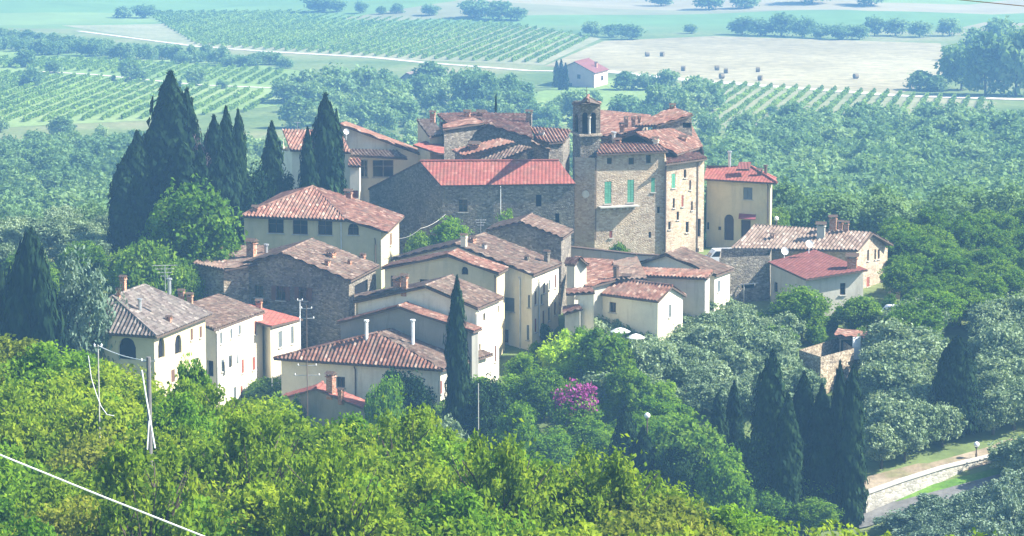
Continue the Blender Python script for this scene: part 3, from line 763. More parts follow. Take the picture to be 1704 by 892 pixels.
# tall cream house, two gabled sections
H = basic('tall_cream_house', 'tall cream house with long white sunny side of shuttered windows and broad brown roof', 'white', 't_brown',
          (650, 432), (888, 458), (936, 439), 286, 'gable_v', apex=(757, 407), ov=.35,
          opens=[(878.5, 491, 882, 512, dict(closed='greysh')), (889.5, 485, 893, 507, dict(closed='brownsh')), (904, 472, 907, 488, dict(closed='brownsh')), (913, 466, 916, 482, dict(closed='greysh')), (923, 457, 926, 479, dict(closed='brownsh')), (933, 452, 936, 473, dict(closed='brownsh')),
                 (877, 541, 880, 566, dict(closed='greysh')), (890, 530, 893, 553, dict(closed='redsh')), (903, 517, 906, 540, dict(closed='brownsh')), (912, 512, 915, 534, dict(closed='greysh')), (922, 503, 925, 524, dict(closed='brownsh')), (931, 498, 934, 518, dict(closed='brownsh')),
                 (900, 490, 903, 506, dict(closed='greysh')), (832, 495, 856, 518, dict(fm='frame', closed='greysh')), (831, 548, 846, 570, dict(fm='frame', closed='brownsh'))])
H.finish(); H.downpipe(896, 462, 560, 'gutw'); H.downpipe(866, 463, 590, 'gutw')
H.chimney(910, 415, 438, 8, m='stoneG'); H.chimney(877, 424, 436, 6, m='stoneG'); H.antenna(800, 365, 392, 3, 1.2); H.chimney(786, 392, 406, 10); H.chimney(806, 404, 416, 6, m='concrete')
H = basic('cream_front_wing', 'cream gabled wing with small arched attic window and red tiled slope, below the television aerial', 'ochre', 't_terra',
          (634, 447), (830, 456), (846, 447), 283.2, 'gable_v', apex=(745, 425), ov=.3,
          opens=[(768, 444, 779, 457, dict(arch=1)), (698, 465, 716, 484, dict(k='void')), (650, 459, 670, 483, dict(fm='frame')), (636, 460, 642, 484, {})])
H.wm = M['cream']; H.finish(); H.downpipe(830, 460, 590); H.chimney(756, 418, 432, 11)
H.chimney(772, 388, 402, 9, m='white')
# narrow wall section under jogged eave
# dark stone gable behind
H = basic('stone_gable_tower_house', 'small dark stone gabled house with thin white sunny side, behind the tall cream house', 'stoneG', 't_brown',
          (809, 384), (937, 397), (955, 384), 297, 'gable_v', apex=(866, 370), ov=.3, opens=[])
H.finish(); H.downpipe(952, 392, 440, 'gutw')

# ---- church and castle
YOFF = 11.0
H = House('stone_church', 'long stone church nave with plain new red tiled roof left of the bell tower', 'church', M['stoneG'], M['t_red'], P(735, 309, 312).z - TH)
fp = rpoly([(734, 309, 312), (958, 306, 312), (930, 268), (699, 269, 316)]); Dp = P(612, 314, 326); vec = fp[2] - fp[3]
H.polys = [fp, [fp[3], fp[2], Dp + vec, Dp]]; H.yaw = 0
cc = (fp[0] + fp[1] + Dp + Dp + vec) / 4
H.foot = [cc + (q - cc) * .985 for q in (fp[0], fp[1], Dp + vec, Dp)]; H.foot = [Vector((q.x, q.y, 0)) for q in H.foot]
H.open = [(763, 332, 778, 353, dict(fm='frame')), (892, 324, 901, 344, dict(k='void')), (924, 355, 931, 371, dict(k='void'))]
H.finish()
H.downpipe(833, 312, 360, 'gutw', .05)
# bell tower
def tower():
    z0 = P(975, 300, 317).z; root_l = 'square stone bell tower with twin arched openings and small gabled tile roof'
    f = [(953, 229, 321.5), (966, 229, 317.5), (999, 229, 318.0), (988, 229, 322.3)]
    H = House('bell_tower', root_l, 'tower', M['stoneG'], M['t_terra'], P(975, 172, 318).z)
    H.foot = [Vector((P(*q).x, P(*q).y, 0)) for q in f]; H.yaw = .05
    ov = 1.0
    tops = [P(951, 172, 321.8), P(964, 174, 316.9), P(1001, 172, 317.4), P(989, 170, 322.6)]
    r0 = P(979.5, 159.5, 316.9); z = r0.z; r1 = Vector((P(973, 158, 322).x, 322.3, z))
    H.polys = [[tops[0], tops[1], r0, r1], [tops[2], tops[3], r1, r0]]
    H.open = [(969, 187, 978, 222, dict(k='void', arch=1)), (983, 187, 992, 222, dict(k='void', arch=1)), (956, 189, 962, 221, dict(k='void', arch=1))]
    H.finish()
    mb = MB()
    for pz, ex in ((226, .22), (185, .14)):
        zz = P(975, pz, 318).z; c = sum((Vector((q.x, q.y, 0)) for q in H.foot), Vector()) / 4
        lo = [Vector((c.x + (q.x - c.x) * (1 + ex / 1.4), c.y + (q.y - c.y) * (1 + ex / 1.4), zz)) for q in H.foot]
        if ex > .2: mb.prism(lo, [q + Vector((0, 0, .22)) for q in lo])
    mb.build('cornice', M['stone'], H.root)
    mb = MB(); p = P(980.6, 222, 317.55); mb.lathe(p, [(.18, 0), (.14, .1), (.12, 1.6), (.2, 1.75), (.2, 1.9)], 10); mb.build('column', M['sill'], H.root)
    p = P(973.5, 206, 319.6); mb = MB(); mb.lathe(p, [(.38, 0), (.33, .1), (.22, .4), (.16, .6), (.0, .66)], 12); mb.build('bell', M['pipe'], H.root)
    mb = MB(); q = P(976, 158, 318.2); mb.tube([q - Vector((0, 0, .2)), q + Vector((0, 0, .9))], .03, 5); mb.box(q + Vector((0, 0, .5)), .5, .05, .05); mb.build('cross', M['pipe'], H.root)
tower()
H = custom('castle_keep', 'tall sunlit rubble stone castle block with green shutters, joined to the bell tower', 'stone', 't_terra',
       [(956, 300, 317.8), (990, 262, 316.5), (1104, 262, 318.6), (1106, 270, 318.4), (1172, 266, 322.4), (1165, 246, 333), (1000, 246, 336)],
       [[(993, 257, 315.9), (1112, 252, 318.0), (1084, 235, 322.5), (997, 241)],
        [(1108, 273.5, 317.6), (1177, 264, 321.9), (1163, 255, 324.5), (1106, 254)],
        [(1056, 221, 320.8), (1127, 257, 320.6), (1169, 245, 330), (1151, 211)],
        [(999, 242, 321.5), (1056, 221, 320.8), (1151, 211, 337.5), 'para']],
       ze=P(975, 262, 317).z,
       opens=[(1010, 262.5, 1018, 273, {}), (1046, 262.5, 1055, 274, {}), (1075, 258, 1083, 272, {}),
              (1006, 302, 1017.5, 339, dict(closed='green')), (1044, 299, 1055, 337, dict(closed='green')), (1083.5, 296, 1090, 320, dict(closed='green')), (1117.5, 289, 1124, 313, dict(closed='green')),
              (1138, 282, 1142, 296, {}), (1119.5, 330, 1123, 346, {}), (1134, 325, 1137.5, 344, dict(closed='redsh')), (1093.6, 344, 1098, 355, {}), (1112, 369, 1116, 382, {}), (1141, 369, 1146, 387, {}),
              (1160, 364, 1166, 394, dict(k='void')), (1131, 411, 1138, 420, {}), (1014, 384, 1019, 396, dict(closed='redsh')), (1159, 413, 1163, 425, dict(k='void')), (1080, 386, 1083, 396, {}), (1150, 335, 1153, 350, {}), (1147, 300, 1150, 316, {}), (1126, 352, 1130, 366, {})])
H.finish()
H.downpipe(1103, 276, 420, 'pipe', .1); H.downpipe(1160, 270, 420, 'pipe', .06); H.downpipe(989, 262, 400, 'pipe', .06)
H.chimney(1028, 230, 240, 9); H.chimney(1091, 228, 238, 9, m='white'); H.chimney(1137, 226, 236, 10); H.chimney(1021, 222, 234, 6, 'pipe')
# balcony ledge on the castle front and round plaque
mb = MB(); a, b_ = P(997, 344, 316.2), P(1062, 341, 317.4); n = Vector((b_.y - a.y, -(b_.x - a.x), 0)).normalized() * 1.05; a0, b0 = a - n * .6, b_ - n * .6
q = [a0, b0, b_ + n * .55, a + n * .55]; mb.prism([p - Vector((0, 0, .14)) for p in q][::-1], q[::-1])
for i in range(6):
    p = a.lerp(b_, (i + .5) / 6); mb.box(p - Vector((0, 0, .45)) - n * .25, .14, 1.0, .3, H.yaw)
mb.build('balcony', M['sill'], H.root)
mb = MB(); c = P(974.5, 323, 317.0); 
ring = [c + Vector((.42 * math.cos(t), -.15, .42 * math.sin(t))) for t in np.linspace(0, 2 * math.pi, 17)[:-1]]
mb.prism([p + Vector((0, .4, 0)) for p in ring], ring); mb.build('round_window', M['framew'], H.root)
# lower buttress apron at the castle foot
custom('castle_back_wing', 'long speckled red brown roof behind the castle with many small chimneys', 'stoneB', 't_terra',
       [(1000, 228, 333), (1064, 218, 333), (1078, 196, 343), (1000, 188, 343)],
       [[(994, 229, 332), (1064, 220, 332), (1084, 193, 342.5), (994, 184)]]).finish()
H = custom('castle_attic_wing', 'brown roofed attic wing of dark stone highest at the right of the castle', 'stoneG', 't_terra',
       [(1092, 211, 330.5), (1152, 194, 332), (1150, 188, 338), (1086, 200, 341)],
       [[(1094, 209, 330), (1154, 191, 331.5), (1118, 179, 337), (1056, 210)]], opens=[(1136, 204, 1150, 213, dict(k='void'))]).finish()
for x, y0, y1, w in ((1042, 193, 205, 6), (1054, 193, 204, 6), (1064, 192, 203, 5), (1035, 204, 216, 7)): H.chimney(x, y0, y1, w)
H.chimney(1119, 177, 182, 8)

# ---- cluster behind the church
YOFF = 22.0
H = custom('corner_house', 'small cream house with pale grey tiles and pink lean-to behind the church gable', 'cream', 't_tan',
       [(695, 206, 325), (716, 229, 320), (737, 226, 321), (722, 204, 328)],
       [[(693, 199, 325.5), (714, 228, 319.5), (737, 224, 321), (721, 199)]],
       extra=[([[(687, 241, 318), (729, 255, 314.5), (739, 256, 314.6), (739, 226, 321.5)]], 'lean_to_roof', 't_red')]).finish()
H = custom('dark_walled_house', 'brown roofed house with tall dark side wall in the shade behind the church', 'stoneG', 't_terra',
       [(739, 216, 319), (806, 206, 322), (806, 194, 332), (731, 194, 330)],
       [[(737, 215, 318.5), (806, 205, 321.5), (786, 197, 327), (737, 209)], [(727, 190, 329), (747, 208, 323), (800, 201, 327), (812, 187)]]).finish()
H.chimney(720, 184, 197, 8); H.chimney(777.5, 183, 196, 9); H.chimney(801, 187, 194, 12)
H = custom('long_ridge_house', 'house with long striped roof and a tall chimney at its right end behind the church', 'stoneG', 't_terra',
       [(806, 208, 322), (884, 231, 316), (884, 200, 330), (806, 196, 331)],
       [[(800, 205, 322), (888, 231, 315.2), (876, 190, 329), (804, 189)]]).finish()
H.chimney(880.5, 183, 204, 9, m='stoneG')
H = custom('low_striped_house', 'low roof with wide cream and terracotta tile stripes against the bell tower', 'stoneG', 't_terra',
       [(892, 233, 319), (912, 238, 317), (937, 236, 318), (948, 217, 327), (884, 214, 327)],
       [[(893, 231, 318.5), (914, 238.5, 316.8), (940, 236, 317.6), (950, 216), (882, 212)]]).finish()
H.chimney(901, 216, 226, 8, m='concrete')
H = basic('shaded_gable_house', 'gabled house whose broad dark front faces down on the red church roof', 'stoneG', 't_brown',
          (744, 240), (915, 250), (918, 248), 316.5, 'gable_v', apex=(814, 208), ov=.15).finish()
H = custom('red_terrace_roof', 'narrow bright red mono-pitch roof stepped in front of the shaded gable', 'stoneG', 't_terra',
       [(757, 256, 316), (773, 261, 314.6), (854, 239, 314.8), (835, 235, 316.2)],
       [[(752, 250, 316.2), (771, 260, 314), (858, 237, 314.3), (832, 231)]], cat='annex').finish()
H.chimney(790, 240, 247, 14)
custom('lower_terrace_roof', 'narrow grey brown roof strip just behind the ridge of the church', 'stoneG', 't_brown',
       [(800, 269, 314.2), (822, 271, 313.4), (880, 249, 313.6), (862, 244, 315)],
       [[(797, 266, 314.4), (822, 271, 313), (887, 246, 313.2), (864, 242)]], cat='annex').finish()

# ---- white house group upper left
H = custom('white_gabled_house', 'big white house with long sloping roof verge and glazed loggia behind the cypresses', 'white', 't_terra',
       [(486, 260, 328), (566, 262, 325), (724, 272, 325), (720, 262, 336), (566, 214, 337), (486, 224, 337)],
       [[(566, 207, 324.2), (727, 267, 324.2), (722, 259, 337), (575, 204)], [(484, 238, 324.5), (566, 207, 324.2), (575, 204, 337), 'para']], 
       opens=[(600, 266, 612, 295, dict(fm='framew')), (620, 266, 655, 295, dict(fm='framew')), (572, 307, 590, 330, dict(fm='brownsh' if False else 'frame'))]).finish()
mb = MB()
H2 = custom('tower_annex', 'narrow tall annex with striped tile roof hidden behind the two cypresses', 'white', 't_terra',
       [(465, 228, 323), (486, 255, 320), (582, 254, 319), (580, 225, 326), (474, 222, 327)],
       [[(483, 250, 319.5), (584, 254, 318), (566, 218, 325), (470, 216)]],
       extra=[([[(584, 259, 321.5), (678, 264, 321.5), (662, 251, 324.6), (582, 249)]], 'canopy_roof', 't_brown')]).finish()
H2.antenna(495, 203, 222, 1, .8); H2.dish(576, 224, .35)
H = custom('white_gate_pillar_house', 'narrow white block with a tiny bright red tile cap beside the big cypress', 'white', 't_terra',
       [(582, 275, 317), (598, 276, 317), (600, 270, 319.5), (584, 270, 319.5)],
       [[(579, 276, 316.6), (601, 277, 316.6), (600, 264, 319.8), (580, 264)]], cat='annex', opens=[(574, 300, 580, 310, {}), (585, 317, 596, 330, dict(closed='redsh'))]).finish()

# ---- right side houses
YOFF = 6.0
H = custom('right_cream_house', 'detached cream house with arched door, awning and red roof right of the castle', 'cream', 't_red',
       [(1176, 302, 332), (1282, 308, 329), (1285, 300, 338), (1178, 292, 341)],
       [[(1171, 298, 331.5), (1293, 305, 328.2), (1248, 277, 334.5), (1176, 276)], [(1293, 305, 328.2), (1291, 298, 338), (1248, 277, 334.5)], [(1176, 276, 335), (1248, 277, 334.5), (1291, 298, 338), (1178, 292, 341)]],
       opens=[(1237, 312, 1252, 332, dict(closed='greysh')), (1205, 357, 1221, 400, dict(k='door', arch=1)), (1233, 366, 1249, 400, dict(k='door')), (1195, 377, 1200, 383, {}), (1176, 370, 1180, 382, {})]).finish()
H.chimney(1214, 254, 277, 5, 'pipe', 'metal'); H.chimney(1264, 280, 292, 8, 'box', 'pipe'); H.chimney(1274, 277, 291, 5, 'pipe', 'pipe'); H.downpipe(1278, 308, 372)
q = rpoly([(1225, 282, 331), (1247, 282, 331), (1250, 270, 332.5), (1230, 270)]); add_roof([q], 'dormer', M['t_dark'], H.roof)
a, b_ = P(1230, 355, 330.4), P(1258, 357, 329.6); mb = MB(); n = Vector((-.15, -1, 0)) * 1.1
mb.prism([a - Vector((0, 0, .5)) + n, b_ - Vector((0, 0, .5)) + n, b_ - Vector((0, 0, .08)), a - Vector((0, 0, .08))], [a - Vector((0, 0, .42)) + n, b_ - Vector((0, 0, .42)) + n, b_, a])
mb.build('awning', M['awn'], H.root)
YOFF = 0.0
H = custom('long_tan_roofed_house', 'long stone house with pale tan tiled roof and a sunlit stone gable end', 'stone', 't_tan',
          [(1222, 416, 313.4), (1425, 418, 308.5), (1477, 411, 314.6), (1280, 400, 320)],
          [[(1217, 414, 312.6), (1428, 417, 307.4), (1453, 388, 310.8), (1256, 374)], [(1453, 388, 310.8), (1487, 407, 313.8), (1285, 395, 321), (1256, 374)]],
          opens=[(1443, 416, 1446, 434, {}), (1455, 415, 1458, 432, {}), (1460.5, 415, 1464, 431, {}), (1442, 461, 1447, 477, dict(closed='redsh'))]).finish()
H.chimney(1366, 370, 396, 13, m='pale'); H.chimney(1386, 358, 384, 11); H.chimney(1398, 366, 384, 8); H.chimney(1408, 367, 386, 8); H.chimney(1285, 393, 398, 6)
custom('dark_dormer_block', 'grey terrace block cut into the tan roof with a small tile capped chimney', 'greywall', 't_red',
       [(1389, 414, 302), (1430, 417, 301), (1434, 414, 304), (1394, 411, 305)], [], ze=P(1410, 411, 302).z, cat='annex')
H = custom('wine_roofed_house', 'house with smooth wine red roof, satellite dishes and a grey green front wall', 'pale', 't_dark',
       [(1283, 440, 303), (1341, 467, 296.5), (1437, 453, 298), (1360, 420, 305.5)],
       [[(1278, 436, 303.2), (1341, 465, 295.8), (1444, 449, 297.5), (1356, 416)]],
       opens=[(1398, 471, 1407, 491, {}), (1288, 470, 1294, 486, {})]).finish()
H.dish(1346, 412, .42); H.dish(1305, 424, .42); H.chimney(1418, 423, 446, 16)
H = custom('grey_stuccoed_house', 'flat topped house with plain grey shaded wall left of the wine red roof', 'stoneG', 't_brown',
       [(1196, 436, 304), (1278, 421, 301.5), (1345, 466, 297.5), (1350, 430, 303.5), (1290, 412, 308), (1200, 426, 309)], [], ze=P(1240, 426, 303).z,
       opens=[(1234, 474, 1256, 480, dict(k='void')), (1210, 476, 1216, 490, {}), (1288, 480, 1294, 496, {}), (1245, 520, 1262, 545, dict(k='void'))])
H.foot = [P(1197, 434, 301.5), P(1281, 421, 303.4), P(1284, 414, 309), P(1200, 428, 309)]; H.ze = P(1240, 427, 302.5).z
H.finish()
mb = MB(); a, b_ = P(1232, 474, 302.2), P(1262, 471, 301.4); mb.tube([a, b_], .06, 5); mb.tube([P(1238, 474, 302), P(1238, 512, 302)], .06, 5); mb.tube([P(1256, 472, 301.4), P(1256, 476, 301.4)], .05, 4); mb.build('pipe_bracket', M['metal'], H.root)
# ---- centre right houses
H = basic('red_roofed_cottage', 'low white cottage with red tiled roof and blinding white gable end facing right', 'white', 't_terra',
          (979, 487), (1096, 502), (1143, 492), 282, 'gable_u', apex=(1119, 477), ov=.3,
          opens=[(1014, 503, 1025, 520, {}), (1113, 507, 1117, 528, dict(closed='greysh'))]).finish()
H.chimney(1025, 440, 470, 7, m='pipe')
H = basic('sunlit_door_house', 'gabled house with dark shaded gable and two wine red doors in its white sunny side', 'greywall', 't_brown',
          (1040, 446), (1192, 459), (1222, 448), 290, 'gable_v', apex=(1108, 424), ov=.35,
          opens=[(1194, 467, 1199, 486, dict(closed='greysh')), (1203, 526, 1209, 547, dict(k='doorred')), (1199, 505, 1203, 514, {})])
H.wm = M['white']; H.finish()
H = custom('tile_skirt_annex', 'grey fronted annex under a bright scalloped strip of terracotta tiles before the dark gable', 'pale', 't_terra',
       [(1075, 455, 290.9), (1172, 465, 287.2), (1181, 455, 289.4), (1075, 448, 293)],
       [[(1070, 459, 290.6), (1177, 464, 286.6), (1188, 451, 289.2), (1066, 446)]], cat='annex',
       opens=[(1100, 490, 1106, 502, {})]).finish()
H.downpipe(1170, 466, 520, 'gutw')
custom('brown_hipped_shed', 'squat building with patched brown and red tile roof between the cottage and the castle wall', 'stoneB', 't_brown',
       [(1028, 462, 288.5), (1072, 462, 287.5), (1074, 440, 296), (1030, 436, 297)],
       [[(1024, 466, 287.6), (1077, 464, 287), (1060, 428, 297.5), (1020, 436)]]).finish()
H = custom('speckled_roof_house', 'low house with patchy white flecked red roof left of the cottage', 'pale', 't_terra',
       [(980, 478, 286), (1022, 464, 288), (1022, 440, 297), (976, 438, 297)],
       [[(974, 480, 285.4), (1026, 466, 287.6), (1022, 434, 297.4), (972, 431)]]).finish()
H.chimney(1043, 456, 470, 12, m='stoneB')
H = custom('turret_house', 'narrow turret like white gable with tiny tile roof beside the tall white facade', 'pale', 't_terra',
       [(943, 445, 287), (956, 446, 285.5), (976, 442, 287), (968, 434, 291), (945, 436, 291)],
       [[(940, 440, 287.5), (957, 441, 285), (966, 429, 286), (944, 430)], [(957, 441, 285), (966, 429, 286), (978, 439, 286.8)]][:1] + [[(980, 441, 286.2), (966, 429, 285.6), (955, 428, 290), 'para']]).finish()
H = custom('white_lean_to', 'white curved lean-to wall with tile coping under the turret', 'white', 't_terra',
       [(962, 492, 282.4), (988, 492, 281.5), (988, 484, 284), (962, 484, 285)], [[(942, 490, 283), (990, 487, 281.3), (985, 480, 284), (942, 482)]], cat='annex').finish()
custom('red_lean_to', 'red tiled lean-to shed at the foot of the tall white facade', 'pale', 't_terra',
       [(940, 520, 281), (965, 518, 280), (966, 512, 282.5), (942, 512, 284)], [[(937, 523, 280.6), (970, 514, 279.6), (962, 508, 282.6), (937, 512)]], cat='annex').finish()
# long low wall below the castle
def wall_line(name, label, m, pts, h, th=.4, cap=None, capm='sill', drop=1.0):
    """pts (px,py,Y) along the wall top"""
    w = [P(*p) for p in pts]; mb = MB(); mc = MB(); c = sum(w, Vector()) / len(w); zb = min(ground(q.x, q.y) for q in w) - .3
    root = empty(name, (c.x, c.y, zb), label, 'wall')
    for a, b_ in zip(w[:-1], w[1:]):
        d = (b_ - a); d.z = 0; n = Vector((d.y, -d.x, 0)).normalized() * th / 2
        q = [a - n, b_ - n, b_ + n, a + n]
        lo = [Vector((p.x, p.y, min(p.z - h, ground(p.x, p.y) - drop))) for p in q]
        mb.prism(lo, q)
        n2 = n * 1.5; mc.prism([a - n2 + Vector((0, 0, .004)), b_ - n2 + Vector((0, 0, .004)), b_ + n2 + Vector((0, 0, .004)), a + n2 + Vector((0, 0, .004))], [a - n2 + Vector((0, 0, .12)), b_ - n2 + Vector((0, 0, .12)), b_ + n2 + Vector((0, 0, .12)), a + n2 + Vector((0, 0, .12))])
    mb.build('masonry', M[m], root); mc.build('coping', M[capm], root); return root
wall_line('courtyard_wall', 'long grey plastered wall with tile coping at the foot of the castle', 'pale', [(944, 411, 306), (1000, 417, 303.5), (1062, 424, 301), (1120, 427, 300)], 3.0, .5, capm='t_brown')
# ---- small red roofed shed in front
H = basic('garden_shed', 'small red tiled shed half hidden in the trees in front of the low hipped house', 'greywall', 't_red',
          (464, 664), (620, 686), (631, 676), 260, 'gable_v', apex=(525, 647), ov=.3).finish()
H.chimney(551, 618, 655, 13); H.chimney(567, 644, 664, 8)
# walls and ruins right of centre
custom('ruined_stone_wall', 'tall ruined stone house shell without a roof above the cypress row', 'stoneB', 't_brown',
       [(1330, 572, 279), (1366, 575, 275), (1421, 588, 280), (1395, 572, 286)], [], ze=P(1370, 588, 277).z, cat='ruin').finish()
H = custom('open_tiled_shed', 'open fronted shed with rusty tile roof and dark interior beside the ruin', 'stoneB', 't_terra',
       [(1397, 563, 284), (1462, 566, 283), (1466, 555, 288), (1400, 553, 289)], [[(1388, 558, 283), (1466, 568, 282), (1468, 556, 287.5), (1394, 549)]],
       opens=[(1399, 566, 1432, 600, dict(k='void'))], cat='shed').finish()
mb = MB(); mb.box(P(1425, 598, 281.6), .9, .12, 2.2, .5); tag(mb.build('leaning_board', M['whitep'], None, P(1425, 598, 281.6)), 'white board leaning against the open tiled shed', 'board')
custom('terrace_block', 'small stone terrace block with a rail against the sunlit stone gable', 'stone', 't_brown',
       [(1478, 478, 305), (1499, 480, 304), (1502, 470, 309), (1480, 468, 310)], [], ze=P(1488, 474, 305).z, cat='annex').finish()
wall_line('retaining_wall', 'long pale stone retaining wall above the road at the lower right', 'wallstone', [(1438, 822, 251.5), (1500, 800, 254.5), (1570, 778, 258), (1658, 757, 263)], 1.6, .5, drop=.5)
wall_line('garden_wall', 'short sunny stone garden wall below the magenta bush', 'stoneB', [(928, 712, 264), (955, 699, 266), (984, 690, 267.5)], 1.5, .4)
wall_line('terrace_edge_wall', 'narrow stone terrace edge above the dark cypresses', 'stoneB', [(1030, 668, 272), (1075, 662, 273.5), (1130, 672, 272)], .8, .4)
wall_line('pale_boundary_wall', 'pale boundary wall beyond the stone gable on the right', 'wallstone', [(1500, 488, 306), (1530, 492, 305), (1562, 500, 304)], 1.2, .4)

# ------------------------------------------------------------------ vegetation
def rand_dirs(n):
    v = RNG.normal(size=(n, 3)); return v / np.linalg.norm(v, axis=1)[:, None]
def leaves_mesh(name, c, nrm, sx, sy, rnd, m, updir=None):
    """one rhombic leaf or leaf spray per centre c"""
    n = len(c)
    if updir is None: a = np.cross(nrm, rand_dirs(n))
    else: a = updir - nrm * np.sum(updir * nrm, 1)[:, None]
    a /= np.linalg.norm(a, axis=1)[:, None] + 1e-9; b_ = np.cross(nrm, a)
    a = a * sy[:, None]; b_ = b_ * sx[:, None]
    bend = nrm * (sy * 0.25)[:, None]
    v = np.stack([c - a - bend * .5, c + b_ * .9 + a * .1, c + a - bend, c - b_ + a * .05], 1).reshape(-1, 3)
    me = bpy.data.meshes.new(name); me.vertices.add(4 * n); me.loops.add(4 * n); me.polygons.add(n)
    me.vertices.foreach_set('co', v.astype(np.float32).ravel())
    me.loops.foreach_set('vertex_index', np.arange(4 * n, dtype=np.int32))
    me.polygons.foreach_set('loop_start', np.arange(0, 4 * n, 4, dtype=np.int32)); me.polygons.foreach_set('loop_total', np.full(n, 4, dtype=np.int32))
    at = me.attributes.new('rnd', 'FLOAT', 'FACE'); at.data.foreach_set('value', rnd.astype(np.float32))
    me.materials.append(m); me.update(calc_edges=True); return me
def lobed_points(n, lobes, fill=.75):
    w = np.array([l[3] ** 2 for l in lobes]); w /= w.sum(); k = RNG.choice(len(lobes), n, p=w); L = np.array(lobes)[k]
    d = rand_dirs(n)
    r = L[:, 3] * (.35 + .95 * RNG.random(n) ** .7)
    wob = 1 + .18 * np.sin(d[:, 0] * 7 + k * 1.7) * np.sin(d[:, 2] * 6 + k)
    c = L[:, :3] + d * (r * wob)[:, None] * np.array([1, 1, .85])
    return c, d, RNG.random(len(lobes))[k]
def crown_broad(name, n, R0, H0, zc, leafs, m, nl=38, lr=(.22, .36), seed=0, flat=.85, gap=.0):
    rs = np.random.default_rng(seed); lobes = []
    for i in range(nl):
        d = rs.normal(size=3); d /= np.linalg.norm(d)
        if d[2] < -.8: d[2] *= -.7
        rr = rs.uniform(.5, .95) if i > 6 else rs.uniform(0, .4)
        rr *= 1 + .22 * math.sin(3 * math.atan2(d[1], d[0]) + seed) * math.cos(2.3 * d[2] + seed * 1.7)
        lobes.append((d[0] * R0 * rr, d[1] * R0 * rr, zc + d[2] * H0 * rr * flat, R0 * rs.uniform(*lr)))
    c, d, lr_ = lobed_points(n, lobes)
    ns_ = int(n * .2); ds_ = rand_dirs(ns_); rs_ = (.45 + .62 * RNG.random(ns_)) * (1 + .2 * np.sin(4 * ds_[:, 0] + seed) * np.sin(5 * ds_[:, 2] + seed))
    c[:ns_] = ds_ * rs_[:, None] * np.array([R0, R0, H0 * flat]) + np.array([0, 0, zc]); d[:ns_] = ds_
    nr = d * .5 + rand_dirs(n) * .9 + np.array([.15, -.1, .35]); nr /= np.linalg.norm(nr, axis=1)[:, None]
    s = leafs * RNG.uniform(.6, 1.25, n)
    return leaves_mesh(name, c, nr, s * .6, s, .55 * RNG.random(n) + .45 * lr_, m)
def crown_cypress(name, n, H0, R0, leafs, m, spires=3, seed=0, prof='flame'):
    rs = np.random.default_rng(seed); cs = []; ds = []; rn = []
    sp = [(0, 0, 1.0, 1.0)] + [(rs.uniform(-.45, .45) * R0, rs.uniform(-.45, .45) * R0, rs.uniform(.72, .95), rs.uniform(.45, .65)) for _ in range(spires)]
    for (ox, oy, hf, rf) in sp:
        k = int(n * rf / sum(q[3] for q in sp)); t = RNG.random(k) ** .85; H1 = H0 * hf
        if prof == 'flame': r = R0 * rf * np.minimum(1, (t / .06 + .35)) * (1 - t ** 6) ** .9 * (1 - .30 * t)
        elif prof == 'cone': r = R0 * rf * np.minimum(1, t / .12 + .3) * (1 - t) ** .55 * 1.1
        else: r = R0 * rf * np.sqrt(np.clip(1 - (2 * t - .9) ** 2 * .95, .02, 1))
        a = RNG.random(k) * 2 * math.pi
        bump = 1 + .28 * np.sin(a * 3 + t * 17 + seed) * np.sin(t * 31 + a * 2) + .10 * np.sin(a * 7 + t * 60)
        rr = r * bump * (.62 + .5 * RNG.random(k) ** 1.5)
        cs.append(np.stack([ox * (1 - t * .3) + rr * np.cos(a), oy * (1 - t * .3) + rr * np.sin(a), t * H1], 1)); ds.append(np.stack([np.cos(a), np.sin(a), np.full(k, .25)], 1)); rn.append(.5 + .5 * np.sin(a * 3 + t * 17 + seed) * np.sin(t * 31 + a * 2))
    c = np.concatenate(cs); d = np.concatenate(ds); rn = np.concatenate(rn)
    nr = d + rand_dirs(len(c)) * .55; nr /= np.linalg.norm(nr, axis=1)[:, None]
    up = np.tile([0, 0, 1.0], (len(c), 1)) + d * .35
    s = leafs * RNG.uniform(.6, 1.3, len(c))
    return leaves_mesh(name, c, nr, s * .38, s, .6 * RNG.random(len(c)) + .4 * rn, m, up)
def trunk_mesh(name, H0, r0, zc, R0, limbs=7, seed=0, m=None, lean=.05):
    rs = np.random.default_rng(seed); mb = MB(); top = Vector((rs.uniform(-1, 1) * lean * H0, rs.uniform(-1, 1) * lean * H0, zc))
    mb.tube([(0, 0, -.8), (top.x * .2, top.y * .2, zc * .35), (top.x * .7, top.y * .6, zc * .7), top], r0, 8, 0, r0 * .45)
    for i in range(limbs):
        a = 2 * math.pi * i / limbs + rs.uniform(-.4, .4); z0 = zc * rs.uniform(.35, .9); rr = R0 * rs.uniform(.6, .95); z1 = z0 + (H0 - z0) * rs.uniform(.35, .85)
        p0 = Vector((top.x * z0 / zc * .8, top.y * z0 / zc * .8, z0)); p2 = Vector((rr * math.cos(a), rr * math.sin(a), z1)); p1 = p0.lerp(p2, .5) + Vector((rs.uniform(-.3, .3), rs.uniform(-.3, .3), rs.uniform(.1, .6)))
        mb.tube([p0, p1, p2], r0 * .42, 6, 0, r0 * .1)
        q = p1 + Vector((rs.uniform(-1, 1), rs.uniform(-1, 1), rs.uniform(.5, 1.2))) * R0 * .35; mb.tube([p1, q], r0 * .22, 5, 0, r0 * .06)
    o = mb.build(name, m or M['bark'], None, (0, 0, 0)); me = o.data; bpy.data.objects.remove(o); return me
PROTO = {}
def proto(kind, crown, trunk, h, r, cn='crown'): PROTO.setdefault(kind, []).append((crown, trunk, h, r, cn))
